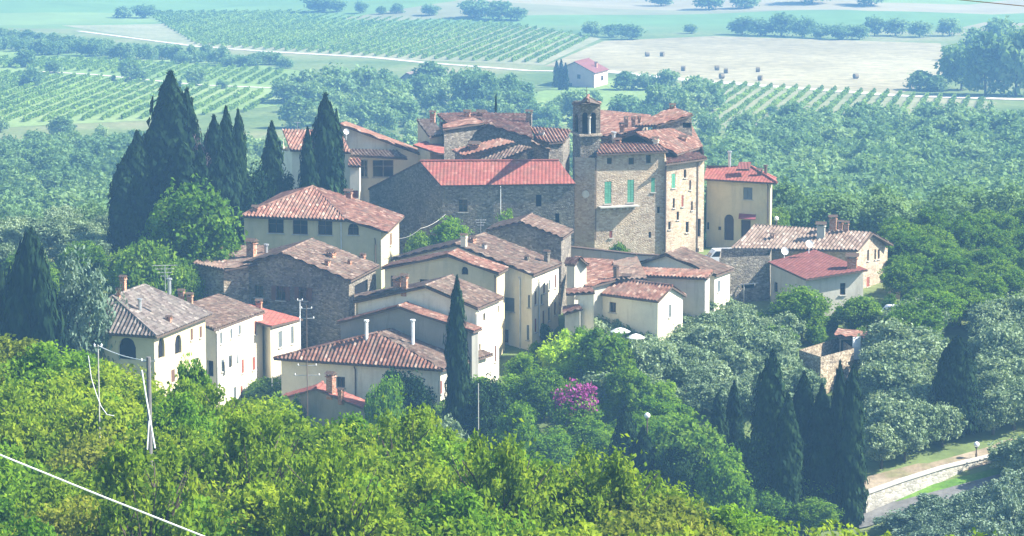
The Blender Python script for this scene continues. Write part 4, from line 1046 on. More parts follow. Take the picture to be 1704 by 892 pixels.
for i in range(4):
    mm = M[('l_fg', 'l_fg2', 'l_fg', 'l_fg3')[i]]
    proto('fg', crown_broad('crown', 38000, 3.8, 3.6, 5.6, .165, mm, 110, (.08, .2), 20 + i), trunk_mesh('trunk', 8.4, .2, 5.6, 3.2, 11, i), 9.2, 3.9)
for i in range(3): proto('broad', crown_broad('crown', 17000, 3.5, 3.9, 4.7, .21, M['l_mid'], 95, (.09, .21), 40 + i), trunk_mesh('trunk', 7.5, .2, 5, 3, 7, 10 + i), 8.6, 3.9)
for i in range(2): proto('fresh', crown_broad('crown', 17000, 3.5, 3.9, 4.7, .21, M['l_fg2'], 95, (.09, .21), 50 + i), trunk_mesh('trunk', 7.5, .2, 5, 3, 7, 15 + i), 8.6, 3.9)
proto('lime', crown_broad('crown', 14000, 3.3, 3.5, 4.5, .2, M['l_bright'], 50, (.13, .28), 60), trunk_mesh('trunk', 7.0, .2, 4.6, 3, 7, 20), 8.0, 3.7)
for i in range(2): proto('evergreen', crown_broad('crown', 14000, 3.0, 4.2, 4.8, .19, M['l_dark'], 40, (.24, .38), 70 + i, .9), trunk_mesh('trunk', 8.5, .22, 4.6, 2.6, 6, 25 + i), 9.5, 3.5)
for i in range(4): proto('olive', crown_broad('crown', 11000, 2.5, 2.4, 2.9, .18, M['l_olive'], 85, (.08, .19), 80 + i), trunk_mesh('trunk', 4.6, .2, 2.6, 2.1, 8, 30 + i, None, .1), 5.3, 2.7)
for i in range(2): proto('olive2', crown_broad('crown', 16000, 2.5, 2.4, 2.9, .15, M['l_olive2'], 85, (.08, .19), 90 + i), trunk_mesh('trunk', 4.6, .2, 2.6, 2.1, 8, 36 + i, None, .1), 5.3, 2.7)
for i in range(4): proto('cypress', crown_cypress('crown', 17000, 12, 1.45, .34, M['l_cyp'], 6, i * 3 + 1), trunk_mesh('trunk', 11, .16, 8, .4, 3, 40 + i), 12, 1.35)
for i in range(2): proto('tallgrey', crown_broad('crown', 17000, 2.6, 6.2, 6.8, .17, M['l_olive2'], 80, (.14, .30), 95 + i), trunk_mesh('trunk', 12, .2, 8, 2, 9, 38 + i), 13, 3.0)
proto('cone', crown_cypress('crown', 14000, 9, 2.6, .28, M['l_cyp'], 3, 5, 'cone'), trunk_mesh('trunk', 8, .2, 6, .6, 3, 50), 9, 2.6)
for i in range(2): proto('shrub', crown_broad('crown', 5000, 1.5, 1.2, 1.2, .15, M['l_mid'], 18, (.3, .45), 100 + i), trunk_mesh('stem', 1.8, .06, 1.1, 1, 5, 55 + i), 2.4, 1.8, 'foliage')
proto('bare', crown_broad('crown', 900, 1.5, 3.2, 6.2, .14, M['l_dead'], 20, (.2, .4), 110), trunk_mesh('trunk', 9.5, .13, 7.5, 1.6, 16, 60, M['l_dead']), 10, 1.8)
for i in range(4): proto('far', crown_broad('crown', 1900, 3.8, 4.4, 3.7, .5, M['l_far'], 30, (.2, .38), 120 + i), trunk_mesh('trunk', 7, .25, 4.2, 2.4, 3, 62 + i), 8.6, 4.4)
for i in range(2): proto('farpale', crown_broad('crown', 1700, 3.8, 4.4, 3.7, .48, M['l_far2'], 30, (.2, .38), 130 + i), trunk_mesh('trunk', 7, .25, 4.2, 2.4, 3, 68 + i), 8.6, 4.4)
for i in range(3): proto('midwood', crown_broad('crown', 5200, 3.8, 4.4, 3.7, .27, M['l_far'], 60, (.12, .26), 140 + i), trunk_mesh('trunk', 7, .25, 4.2, 2.4, 3, 75 + i), 8.6, 4.4)
proto('fg', crown_broad('crown', 7500, 3.8, 3.8, 6.0, .16, M['l_fg'], 60, (.06, .16), 31), trunk_mesh('trunk', 9.2, .2, 6.2, 3.4, 20, 9), 9.2, 3.9)
proto('farcypress', crown_cypress('crown', 900, 12, 1.3, .7, M['l_cyp'], 2, 3), trunk_mesh('trunk', 10, .2, 7, .3, 3, 70), 12, 1.3)
WORD = dict(fg='oak_tree', broad='broadleaf_tree', fresh='broadleaf_tree', lime='lime_green_tree', evergreen='evergreen_tree', olive='olive_tree', olive2='olive_tree', tallgrey='grey_green_tree', cypress='cypress_tree', cone='conifer_tree', shrub='garden_shrub', bare='bare_tree', far='woodland_tree', farpale='woodland_tree', farcypress='cypress_tree')
CATW = dict(fg='tree', olive='olive tree', olive2='olive tree', cypress='cypress', farcypress='cypress', cone='conifer', shrub='shrub')
def tree(kind, x, y, h, w, label, group=None, z=None, name=None, var=None):
    pr = PROTO[kind]; c, t, ph, prr, cn = pr[random.randrange(len(pr)) if var is None else var]
    z0 = ground(x, y) if z is None else z
    o = empty(name or WORD[kind], (x, y, z0), label, CATW.get(kind, 'tree'), group, random.uniform(0, 6.28))
    s = (w / (2 * prr), w / (2 * prr) * random.uniform(.93, 1.07), h / ph)
    for nm, me in ((cn, c), ('stem' if kind == 'shrub' else 'trunk', t)):
        q = bpy.data.objects.new(nm, me); COL.objects.link(q); q.parent = o; q.scale = s
    return o
def ptree(kind, px, pyt, wpx, Y, label, group=None, name=None, var=None, hmax=None):
    """crown top at pixel (px,pyt), standing on the ground at distance Y"""
    p = P(px, pyt, Y); Yr = p.y; g = ground(p.x, Yr); h = max(p.z - g, 1.2)
    if hmax: h = min(h, hmax)
    return tree(kind, p.x, Yr, h, wpx / ppm(Yr), label, group, None, name, var)

# foreground wood
fgl = 'bushy yellow green oak in the dense wood on the near slope'
cnt = 0
for Y in (130, 137, 144, 151, 158, 165, 172, 179, 186, 193):
    half = Y * .185 + 3
    x = -half + RNG.uniform(0, 3)
    while x < half:
        yy = Y + RNG.uniform(-2.5, 2.5)
        if yy < np.interp(x, EX, EY) - 1:
            g = ground(x, yy); px, py = proj((x, yy, g + 9))
            top = np.interp(px, [0, 250, 450, 700, 900, 1000, 1200, 1450, 1700], [536, 612, 664, 694, 732, 755, 832, 860, 890])
            k = F / yy; h = 9.0 + RNG.uniform(-1.2, 1.0); h = min(h + 1.0, (P(px, top + RNG.uniform(0, 26), yy).z - g)) if Y > 125 else h
            h = max(h, 4.5)
            tree('fg', x, yy, h, RNG.uniform(6.2, 8.2), fgl, 'oaks of the wood on the near slope', var=int(RNG.choice([0, 1, 2, 3], p=[.35, .25, .28, .12]))); cnt += 1
        x += RNG.uniform(4.0, 5.4)
for (px, pt, YY) in ((665, 702, 158), (830, 748, 142), (420, 716, 146), (560, 770, 136), (1010, 770, 146), (240, 770, 134), (330, 660, 170)):
    p = P(px, pt, YY); g = ground(p.x, p.y); tree('fg', p.x, p.y, max(6, p.z - g + .8), 6.4, 'thinly leaved oak with dark limbs showing in the near wood', 'thinly leaved oaks of the near wood', var=4)

L = [ # kind, px, top, width px, Y, label, group
 ('cypress', 284, 124, 78, 312, 'tallest dark cypress of the clump at the upper left, with a ragged pointed top', None),
 ('cypress', 311, 152, 46, 314, 'slim cypress against the right flank of the tallest cypress', None),
 ('cypress', 258, 196, 70, 311, 'cypress on the left flank of the tallest cypress', 'lower cypresses of the left clump'),
 ('cypress', 228, 222, 58, 310, 'dark cypress second from the left end of the left clump', None),
 ('cypress', 205, 266, 50, 309, 'leftmost and shortest cypress of the left clump', None),
 ('cypress', 300, 236, 70, 308, 'broad low cypress in front of the tallest cypress', None),
 ('bare', 331, 180, 36, 312, 'thin half bare purplish tree between the two clumps of cypress', None),
 ('cypress', 332, 245, 40, 309, 'short cypress below the half bare tree', None),
 ('cypress', 356, 196, 54, 313, 'leftmost cypress of the second clump, blunt topped', None),
 ('cypress', 376, 182, 44, 314, 'tallest cypress of the second clump', None),
 ('cypress', 396, 186, 32, 315, 'slim rightmost cypress of the second clump', None),
 ('cypress', 452, 206, 42, 322, 'single dark cypress left of the tower annex', None),
 ('evergreen', 425, 262, 86, 316, 'dark rounded evergreen at the foot of the single cypress', None),
 ('evergreen', 470, 268, 60, 318, 'dark evergreen beside the blank wall of the tower annex', None),
 ('cypress', 541, 160, 62, 318, 'massive blunt topped cypress in front of the striped annex roof', None),
 ('cypress', 512, 216, 34, 316, 'slimmer pointed cypress left of the massive one by the annex', None),
 ('cypress', 560, 186, 26, 319, 'narrow cypress fused to the right side of the massive one', None),
 ('farcypress', 825, 166, 13, 350, 'tiny cypress tip standing above the roofs behind the church', None),
 ('broad', 318, 294, 178, 300, 'large round sunlit walnut tree left of the villa', None),
 ('broad', 238, 386, 124, 292, 'rounded leafy tree below the big walnut above the arcade house roof', None),
 ('broad', 348, 396, 96, 298, 'low leafy tree filling the gap beside the low stone outhouse', None),
 ('broad', 300, 420, 80, 294, 'smaller leafy tree behind the aerials of the arcade house', None),
 ('cone', 50, 392, 175, 256, 'very dark pointed evergreen at the left edge', None),
 ('tallgrey', 142, 386, 118, 258, 'tall grey green tree with open crown overlapping the arcade house', None),
 ('cone', 0, 450, 80, 259, 'dark conifer half hidden left of the very dark pointed evergreen', None),
 ('tallgrey', 200, 470, 60, 259, 'smaller grey green tree against the arcade house corner', None),
 ('cypress', 760, 464, 46, 262, 'solitary tall slender cypress in front of the white sided house', None),
 ('evergreen', 672, 596, 100, 261, 'dark bushy conifer in front of the low hipped house', None),
 ('fresh', 640, 616, 80, 258, 'mid green bush left of the dark conifer by the low hipped house', None),
 ('evergreen', 815, 614, 86, 262, 'dark rounded tree just right of the tall slender cypress', None),
 ('olive', 738, 690, 84, 256, 'pale grey shrubby olive at the foot of the tall slender cypress', None),
 ('fresh', 862, 664, 80, 258, 'light green leafy bush left of the magenta bush', None),
 ('broad', 905, 610, 96, 270, 'deep green tree directly above the light green bush', None),
 ('lime', 940, 552, 96, 276, 'brilliant lime green tree at the foot of the tall white facade', None),
 ('broad', 1010, 546, 110, 274, 'mid green tree right of the lime green one', None),
 ('fresh', 870, 584, 70, 274, 'bush under the front wall of the tall cream house', None),
 ('olive', 1088, 560, 96, 274, 'silvery tree under the white gable of the cottage', None),
 ('broad', 1048, 600, 90, 268, 'green tree above the terrace edge wall', None),
 ('broad', 1335, 470, 104, 290, 'round dark green tree before the wine red roofed house', None),
 ('broad', 1434, 490, 92, 291, 'dark leafy tree under the sunlit stone gable', None),
 ('broad', 1286, 540, 90, 284, 'broad dark tree below the grey stuccoed house', None),
 ('broad', 1520, 500, 110, 284, 'dense green tree right of the open tiled shed', None),
 ('fresh', 1568, 482, 90, 292, 'paler green tree behind the dense green tree', None),
 ('broad', 1560, 404, 96, 318, 'leafy tree right of the long tan roofed house', None),
 ('broad', 1642, 416, 88, 320, 'rounded leafy tree at the right end of the terrace trees', None),
 ('broad', 1510, 424, 70, 316, 'dark hedge tree touching the sunlit stone gable', None),
 ('broad', 1600, 430, 70, 318, 'small tree between the two larger terrace trees', None),
 ('olive', 1690, 470, 90, 300, 'olive tree at the right edge above the dark tree', None),
 ('broad', 1690, 560, 90, 284, 'dark green tree at the right edge behind the conifer', None),
 ('cone', 1594, 562, 92, 267, 'dark blue green cone shaped conifer standing alone among the olives', None),
 ('broad', 1150, 690, 170, 249, 'big green tree left of the dark cypress row', None),
 ('fresh', 1205, 745, 110, 245, 'lower green tree at the foot of the cypress row', None),
 ('broad', 1100, 700, 100, 250, 'green tree between the terrace edge wall and the cypresses', None),
 ('cypress', 1040, 676, 62, 250, 'dark cypress standing apart at the left of the lower group', None),
 ('cypress', 1070, 712, 50, 248, 'short dark cypress beside the apart one of the lower group', None),
 ('cypress', 1285, 588, 78, 251, 'large feathery cypress in the middle of the lower group', None),
 ('cypress', 1338, 622, 62, 252, 'cypress right of the large feathery one', None),
 ('cypress', 1368, 642, 60, 250, 'broad cypress next to the two tallest of the row', None),
 ('cypress', 1398, 604, 36, 251, 'slim sharp cypress at the right end of the row, left of the last one', None),
 ('cypress', 1420, 612, 52, 249, 'last and darkest cypress at the right end of the row', None),
 ('evergreen', 1140, 720, 90, 246, 'dark evergreen low between the apart cypress and the big green tree', None),
 ('evergreen', 1010, 742, 80, 244, 'dark evergreen at the left foot of the lower cypress group', None),
 ('cypress', 1195, 656, 40, 255, 'small pointed cypress behind the big green tree', None),
 ('cypress', 1222, 636, 36, 256, 'pointed young cypress left of the large feathery one', None),
 ('cypress', 1312, 660, 60, 248, 'lower cypress filling the middle of the row', None),
 ('evergreen', 1250, 700, 90, 249, 'dark evergreen in the shade of the large feathery cypress', None),
 ('shrub', 1030, 404, 46, 309, 'green climber bush against the foot of the castle', None),
 ('fresh', 750, 358, 84, 305, 'round green shrub in the shade of the church wall', None),
 ('broad', 845, 348, 56, 306, 'dark green bush by the church wall above the roofs', None),
 ('broad', 700, 378, 60, 304, 'dark bush at the corner of church and villa', None),
 ('broad', 1295, 345, 44, 334, 'small green tree at the corner of the right cream house', None),
 ('fresh', 1180, 306, 18, 330, 'green climbing plant on the castle corner beside the cream house', None),
 ('fresh', 470, 652, 70, 260, 'green bush in the gap between the small red roofed house and the low hipped house', None),
 ('broad', 432, 668, 64, 255, 'dark bush at the foot of the long white house', None),
 ('fresh', 395, 655, 60, 250, 'leafy bush touching the bottom of the long white facade', None),
 ('fresh', 322, 588, 84, 187, 'sparse young tree silhouetted against the arcade house and the long white house', None),
 ('shrub', 960, 556, 40, 281, 'green shrub at the foot of the red lean-to', None),
 ('olive', 1686, 728, 90, 259, 'olive tree at the far end of the retaining wall', None),
 ('olive', 1722, 716, 90, 256, 'olive tree just beyond the end of the retaining wall', None),
 ('fresh', 972, 536, 62, 278, 'leafy bush hiding the foot of the white lean-to', None),
 ('olive', 1342, 608, 70, 272, 'grey green olive tree leaning against the roofless stone shell', None),
 ('broad', 492, 655, 40, 264, 'small tree before the ochre front of the small red roofed house', None),
]
for k, x, y, w, Y, lb, g in L:
    off = 10 if (k in ('cypress', 'bare', 'evergreen', 'farcypress') and y < 300 and x < 900) or lb.startswith(('small green tree at the corner of the right', 'green climbing', 'green climber')) else 0
    if 'church' in lb and y > 300: off = 10
    if k == 'cypress': w = w * (1.08 if off else .88)
    ptree(k, x, y, w, Y + off, lb, g)
# magenta bush
def pink():
    p = P(958, 632, 264); g = ground(p.x, p.y); h = p.z - g
    o = empty('flowering_bush', (p.x, p.y, g), 'magenta flowering bush in the garden below the houses', 'bush')
    me = crown_broad('foliage', 5000, 2.3, 2.6, h - 2.8, .17, M['l_mid'], 22, (.28, .42), 201); q = bpy.data.objects.new('foliage', me); COL.objects.link(q); q.parent = o
    me = crown_broad('flowers', 4600, 2.0, 2.3, h - 2.2, .17, M['l_pink'], 16, (.2, .36), 207); q = bpy.data.objects.new('flowers', me); COL.objects.link(q); q.parent = o
    me = trunk_mesh('stem', h - 1, .09, h - 2, 1.2, 6, 5); q = bpy.data.objects.new('stem', me); COL.objects.link(q); q.parent = o
pink()
# olive groves
def grove(x0, x1, yf0, yf1, n, kind, label, group, hr, minsep, ok=lambda px, py: True):
    pts = []; tries = 0
    while len(pts) < n and tries < 6000:
        tries += 1; px, py = RNG.uniform(x0, x1), RNG.uniform(yf0, yf1)
        if not ok(px, py): continue
        g = G(px, py, 225)
        if any((g.x - q.x) ** 2 + (g.y - q.y) ** 2 < minsep ** 2 for q in pts): continue
        pts.append(g)
    for g in pts:
        h = RNG.uniform(*hr); tree(kind, g.x, g.y, h, h * RNG.uniform(.95, 1.25), label, group)
    print(group, len(pts))
grove(1462, 1740, 610, 800, 72, 'olive', 'silvery olive tree on the slope above the retaining wall', 'olive trees above the retaining wall', (3.8, 5.4), 2.3, lambda x, y: y < 792 - (x - 1440) * .3 and not (1540 < x < 1650 and y < 745))
grove(1480, 1740, 545, 640, 30, 'olive', 'silvery olive tree on the upper right terraces', 'olive trees on the upper right terraces', (3.2, 4.8), 2.4, lambda x, y: not (1550 < x < 1640))
grove(990, 1310, 575, 700, 56, 'olive', 'grey green olive tree on the slope under the houses', 'olive trees on the slope under the houses', (3.2, 4.6), 2.2)
for Yb in (246, 241, 236, 231):
    for px in np.arange(1505 + (246 - Yb) * 2, 1760, 34):
        q = px + RNG.uniform(-10, 10); tp = np.interp(q, [1490, 1560, 1620, 1704, 1760], [862, 812, 800, 768, 760]) + (246 - Yb) * 5 + RNG.uniform(0, 16)
        ptree('olive2', q, tp, RNG.uniform(86, 118), Yb, 'bluish olive tree below the road at the lower right', 'bluish olives below the road', hmax=7)
grove(820, 1120, 690, 800, 34, 'fresh', 'leafy garden tree on the bank below the houses', 'leafy trees on the bank below the houses', (3.0, 4.4), 2.6, lambda x, y: not (905 < x < 1010 and y < 770))
grove(430, 800, 690, 790, 14, 'broad', 'leafy tree in the hollow before the low hipped house', 'leafy trees in the hollow', (3.5, 4.6), 3.6)
grove(-120, 240, 470, 540, 12, 'broad', 'green tree on the slope at the left edge of the village', 'trees at the left edge of the village', (4, 6), 4.5)
grove(1050, 1395, 800, 900, 16, 'broad', 'leafy tree at the foot of the cypress row', 'leafy trees at the foot of the cypress row', (3.5, 5.0), 3.2)
grove(1490, 1740, 450, 560, 26, 'broad', 'leafy tree on the terraces beyond the right houses', 'leafy trees on the right terraces', (2.6, 4.6), 3.0)
grove(880, 1330, 560, 640, 16, 'shrub', 'green shrub in the gardens below the houses', 'shrubs in the gardens below the houses', (1.8, 2.8), 2.4)
grove(1130, 1330, 540, 600, 8, 'olive', 'olive tree beside the tiled skirt house', 'olive trees beside the tiled skirt house', (3.0, 4.0), 3.0)

grove(-140, 190, 396, 470, 34, 'olive', 'pale olive tree beyond the left edge of the village', 'olive trees beyond the left edge of the village', (3.4, 4.8), 3.0)
grove(1330, 1480, 515, 590, 12, 'shrub', 'green shrub in the yard before the wine roofed house', 'shrubs before the wine roofed house', (1.4, 2.2), 2.4)
grove(1478, 1800, 398, 450, 26, 'broad', 'leafy tree along the crest beyond the right houses', 'leafy trees along the right crest', (3.2, 5.0), 3.2)
# ---- far trees
FARL = dict(
 hedge=('blue hazy tree in the long dark hedgerow at the upper left', 'trees of the long hedgerow'),
 farm=('hazy tree around the farm sheds beyond the church', 'hazy trees around the farm sheds'),
 right=('hazy tree in the tall group right of the hay field', 'trees right of the hay field'),
 top=('pale hazy tree beyond the hay field near the top edge', 'pale trees beyond the hay field'),
 vine=('hazy tree standing on the near side of the right vineyard', 'trees along the right vineyard'),
 mead=('hazy bush scattered over the meadows behind the village', 'bushes scattered behind the village'))
def far(px, pyb, hpx, wpx, key, kind='far'):
    d = Q(px, pyb, -66.0)
    if d.y > 1150 or d.y < 0: d = G(px, pyb, 400, 3000)
    hpx = max(hpx, .62 * wpx); k = ppm(d.y); lb, gr = FARL[key]
    tree(kind, d.x, d.y, hpx / k, wpx / k, lb, gr)
for x in np.arange(-20, 480, 13):
    yb = np.interp(x, [0, 120, 250, 400, 480], [84, 92, 100, 108, 112]); far(x, yb + RNG.uniform(-4, 4), RNG.uniform(24, 36) * (1 if x < 380 else .7), RNG.uniform(26, 38), 'hedge')
for x in np.arange(-20, 200, 22): far(x, 66 + x * .1, RNG.uniform(20, 26), 34, 'hedge')
for (x, yb, h, w) in ((42, 112, 34, 46), (55, 142, 32, 52), (90, 122, 20, 40), (215, 134, 44, 40), (232, 136, 26, 40), (326, 143, 36, 44), (370, 148, 18, 24), (490, 172, 42, 70), (530, 172, 46, 60)): far(x, yb, h, w, 'farm')
for (x, yb, h, w) in ((560, 165, 68, 66), (600, 170, 70, 74), (640, 168, 60, 60), (570, 205, 50, 60), (630, 200, 46, 60), (775, 190, 88, 70), (812, 194, 84, 76), (850, 190, 76, 60), (870, 180, 50, 50), (720, 190, 50, 54),
                      (900, 210, 44, 70), (940, 190, 40, 50), (985, 178, 34, 40), (1040, 150, 36, 50), (1075, 150, 34, 46), (1110, 150, 40, 44), (1095, 200, 70, 56), (1125, 200, 60, 50), (1060, 200, 40, 60)): far(x, yb, h, w, 'farm')
for (x, yb, h) in ((926, 146, 44), (934, 150, 50), (941, 150, 44)): far(x, yb, h, 12, 'farm', 'farcypress')
for (x, yb, h, w) in ((1600, 150, 92, 76), (1590, 128, 60, 60), (1640, 158, 118, 90), (1690, 160, 130, 100), (1720, 160, 140, 90), (1620, 100, 60, 70), (1665, 90, 70, 80), (1580, 60, 34, 50), (1560, 152, 22, 50), (1530, 150, 16, 60)): far(x, yb, h, w, 'right')
for (x, yb, h, w) in ((1235, 58, 36, 50), (1265, 60, 34, 50), (1300, 60, 44, 56), (1335, 62, 40, 50), (1365, 64, 28, 40), (1400, 66, 30, 50), (1430, 66, 28, 40), (1455, 60, 40, 36), (1490, 60, 34, 50), (1530, 62, 30, 50), (1150, 56, 18, 30), (1050, 66, 30, 50), (1020, 62, 22, 40), (985, 60, 28, 40),
                      (790, 30, 22, 60), (830, 34, 24, 60), (860, 34, 16, 40), (715, 26, 12, 36), (660, 22, 14, 30), (600, 22, 24, 26), (635, 24, 16, 22), (530, 20, 20, 60), (560, 20, 16, 40), (240, 30, 22, 44), (205, 30, 18, 36), (1450, 10, 16, 70), (1350, 6, 16, 90), (1240, 14, 14, 60), (1180, 16, 14, 60), (1100, 10, 14, 50)): far(x, yb, h, w, 'top')
for (x, yb, h, w) in ((1240, 236, 62, 46), (1180, 238, 56, 44), (1285, 195, 22, 24), (1420, 240, 70, 60), (1455, 240, 64, 60), (1480, 250, 60, 60), (1590, 262, 80, 70), (1630, 262, 76, 80), (1680, 262, 84, 90), (1545, 180, 14, 20)): far(x, yb, h, w, 'vine')
for i in range(70):
    x, yb = RNG.uniform(455, 1190), RNG.uniform(150, 222)
    if 880 < x < 1090 and yb < 200: continue
    if x < 700 and yb < 165: continue
    h = RNG.uniform(34, 62); far(x, yb, h, h * RNG.uniform(.95, 1.4), 'farm', 'farpale' if RNG.random() < .35 else 'far')
n = 0
while n < 110:
    x, yb = RNG.uniform(-30, 1180), RNG.uniform(165, 345)
    if x < 460 and yb < 215: continue
    s = RNG.uniform(18, 42) * (yb / 250) ** .8; far(x, yb, s, s * RNG.uniform(1.0, 1.5), 'mead', 'farpale' if RNG.random() < .45 else 'far'); n += 1

# dense woods: far-off masses nobody could count, each one mesh
def wood_mass(name, label, cat, pts, kinds, hr, mm='l_far'):
    V = []; RN = []
    for (x, y) in pts:
        pr = PROTO['midwood' if y < 440 else kinds[int(RNG.integers(len(kinds)))]]; c, t, ph, prr, _ = pr[int(RNG.integers(len(pr)))]
        nv = len(c.vertices); a = np.empty(nv * 3, np.float32); c.vertices.foreach_get('co', a); a = a.reshape(-1, 3)
        rn = np.empty(nv // 4, np.float32); c.attributes['rnd'].data.foreach_get('value', rn)
        h = RNG.uniform(*hr); s = h / ph; w = s * RNG.uniform(.9, 1.3); an = RNG.uniform(0, 6.28); ca, sa = math.cos(an), math.sin(an)
        b_ = np.stack([(a[:, 0] * ca - a[:, 1] * sa) * w + x, (a[:, 0] * sa + a[:, 1] * ca) * w + y, a[:, 2] * s + ground(x, y)], 1)
        V.append(b_); RN.append(rn * .4 + RNG.uniform(-.15, .85))
    v = np.concatenate(V); rn = np.concatenate(RN); n = len(v) // 4
    me = bpy.data.meshes.new(name); me.vertices.add(4 * n); me.loops.add(4 * n); me.polygons.add(n)
    me.vertices.foreach_set('co', v.astype(np.float32).ravel()); me.loops.foreach_set('vertex_index', np.arange(4 * n, dtype=np.int32))
    me.polygons.foreach_set('loop_start', np.arange(0, 4 * n, 4, dtype=np.int32)); me.polygons.foreach_set('loop_total', np.full(n, 4, dtype=np.int32))
    at = me.attributes.new('rnd', 'FLOAT', 'FACE'); at.data.foreach_set('value', rn.astype(np.float32))
    me.materials.append(M[mm]); me.update(calc_edges=True)
    o = bpy.data.objects.new(name, me); COL.objects.link(o); tag(o, label, cat, kind='stuff')
def scatter(n, px0, px1, Y0, Y1, sep, ok):
    pts = []; tries = 0
    while len(pts) < n and tries < n * 30:
        tries += 1; y = RNG.uniform(Y0, Y1); px = RNG.uniform(px0, px1); x = (px - CX) / F * y
        if not ok(px, y): continue
        if any((x - a) ** 2 + (y - b_) ** 2 < sep ** 2 for a, b_ in pts): continue
        pts.append((x, y))
    return pts
wood_mass('right_wood', 'dense hazy blue green wood covering the slope behind the right hand houses', 'wood', scatter(620, 1130, 1820, 352, 690, 5.2, lambda px, y: y < 690 - max(0, 1300 - px) * .6 and (y > 372 or px > 1290)), ['far', 'far', 'farpale'], (5.5, 9.5))
wood_mass('left_wood', 'dense hazy wood behind the left clump of cypresses', 'wood', scatter(330, -140, 330, 362, 640, 5.4, lambda px, y: not (425 < y < 445 and px < 190)), ['far', 'farpale', 'farpale'], (4, 8), 'l_far')
wood_mass('middle_wood', 'belt of pale hazy trees on the slope just behind the village roofs', 'wood', scatter(330, 330, 1180, 372, 640, 6.0, lambda px, y: True), ['far', 'farpale'], (4, 8), 'l_far2')

# ---- vineyards: each row of vines an object of its own
def vine_proto(L, n):
    x = RNG.normal(0, .24, n) + .12 * np.sin(np.arange(n)); y = RNG.uniform(-L / 2, L / 2, n); z = RNG.uniform(.25, 1.3, n)
    c = np.stack([x, y, z], 1); nr = rand_dirs(n) + np.array([.2, -.2, .8]); nr /= np.linalg.norm(nr, axis=1)[:, None]; s = RNG.uniform(.3, .55, n)
    return leaves_mesh('vine_row', c, nr, s * .7, s, RNG.random(n), M['l_vine'])
VP = [(60.0, [vine_proto(60, 700) for _ in range(3)]), (120.0, [vine_proto(120, 1400) for _ in range(3)]), (210.0, [vine_proto(210, 2300) for _ in range(3)])]
def vineyard(poly, ang, spacing, label, group):
    """rows run along direction ang (from +Y, clockwise) across a pixel polygon on the valley floor"""
    w = [Q(x, y, -66.0) for x, y in poly]; d = Vector((math.sin(ang), math.cos(ang), 0)); n = Vector((d.y, -d.x, 0))
    a = [p.dot(n) for p in w]; t = min(a) + spacing * .5; c = 0
    while t < max(a):
        hits = []
        for i in range(len(w)):
            p, q = w[i], w[(i + 1) % len(w)]; u, v = p.dot(n) - t, q.dot(n) - t
            if u * v < 0: hits.append(p.lerp(q, u / (u - v)).dot(d))
        if len(hits) >= 2:
            h0, h1 = min(hits), max(hits); Lr = h1 - h0
            if Lr > 12:
                base, ms = min(VP, key=lambda e: abs(math.log(e[0] / Lr))); me = ms[int(RNG.integers(3))]
                o = bpy.data.objects.new('vine_row', me); COL.objects.link(o); m_ = d * (h0 + h1) / 2 + n * t
                o.location = (m_.x, m_.y, -66.0); o.rotation_euler = (0, 0, -ang); o.scale = (1, Lr / base, RNG.uniform(.9, 1.1)); tag(o, label, 'vine row', group); c += 1
        t += spacing
    print(group, c)
vineyard([(1150, 138), (1500, 158), (1640, 168), (1590, 230), (1400, 234), (1130, 210), (1108, 165)], R(11), 3.8, 'row of vines in the right vineyard below the hay field', 'vine rows below the hay field')
vineyard([(240, 22), (560, 20), (830, 38), (990, 64), (905, 105), (690, 98), (330, 76)], R(8.5), 4.4, 'row of vines in the wide upper vineyard', 'vine rows of the upper vineyard')
vineyard([(-40, 98), (160, 100), (480, 120), (470, 142), (330, 136), (160, 120), (-40, 112)], R(3), 4.2, 'row of vines in the narrow left vineyard under the hedgerow', 'vine rows of the narrow left vineyard')
vineyard([(-40, 120), (160, 130), (400, 150), (460, 158), (440, 185), (250, 198), (-40, 206)], R(3.5), 4.6, 'row of vines in the broad pale left vineyard', 'vine rows of the broad left vineyard')

# ------------------------------------------------------------------ hay bales
def bale():
    mb = MB(); n = 18
    for i, (x0, x1, r0, r1) in enumerate([(-.65, -.6, .0, .72), (-.6, .6, .78, .78), (.6, .65, .72, .0)]):
        for k in range(n):
            a, b_ = 2 * math.pi * k / n, 2 * math.pi * (k + 1) / n
            q = [(x0, r0 * math.cos(a), .78 + r0 * math.sin(a)), (x0, r0 * math.cos(b_), .78 + r0 * math.sin(b_)), (x1, r1 * math.cos(b_), .78 + r1 * math.sin(b_)), (x1, r1 * math.cos(a), .78 + r1 * math.sin(a))]
            mb.poly(q)
    o = mb.build('hay_bale', M['straw'], None, (0, 0, 0)); me = o.data; bpy.data.objects.remove(o); return me
BM = bale()
for i, (x, y) in enumerate([(1077, 94), (1102, 94), (1137, 118), (1193, 117), (1208, 122), (1201, 131), (1261, 120), (1265, 134), (1424, 131)]):
    g = Q(x, y, -65.97); o = bpy.data.objects.new('hay_bale', BM); COL.objects.link(o); o.location = g; o.rotation_euler = (0, 0, RNG.uniform(-.6, .6)); o.scale = (1.0, 1.0, 1.0)
    tag(o, 'round hay bale lying on the mown field', 'hay bale', 'round hay bales on the mown field')
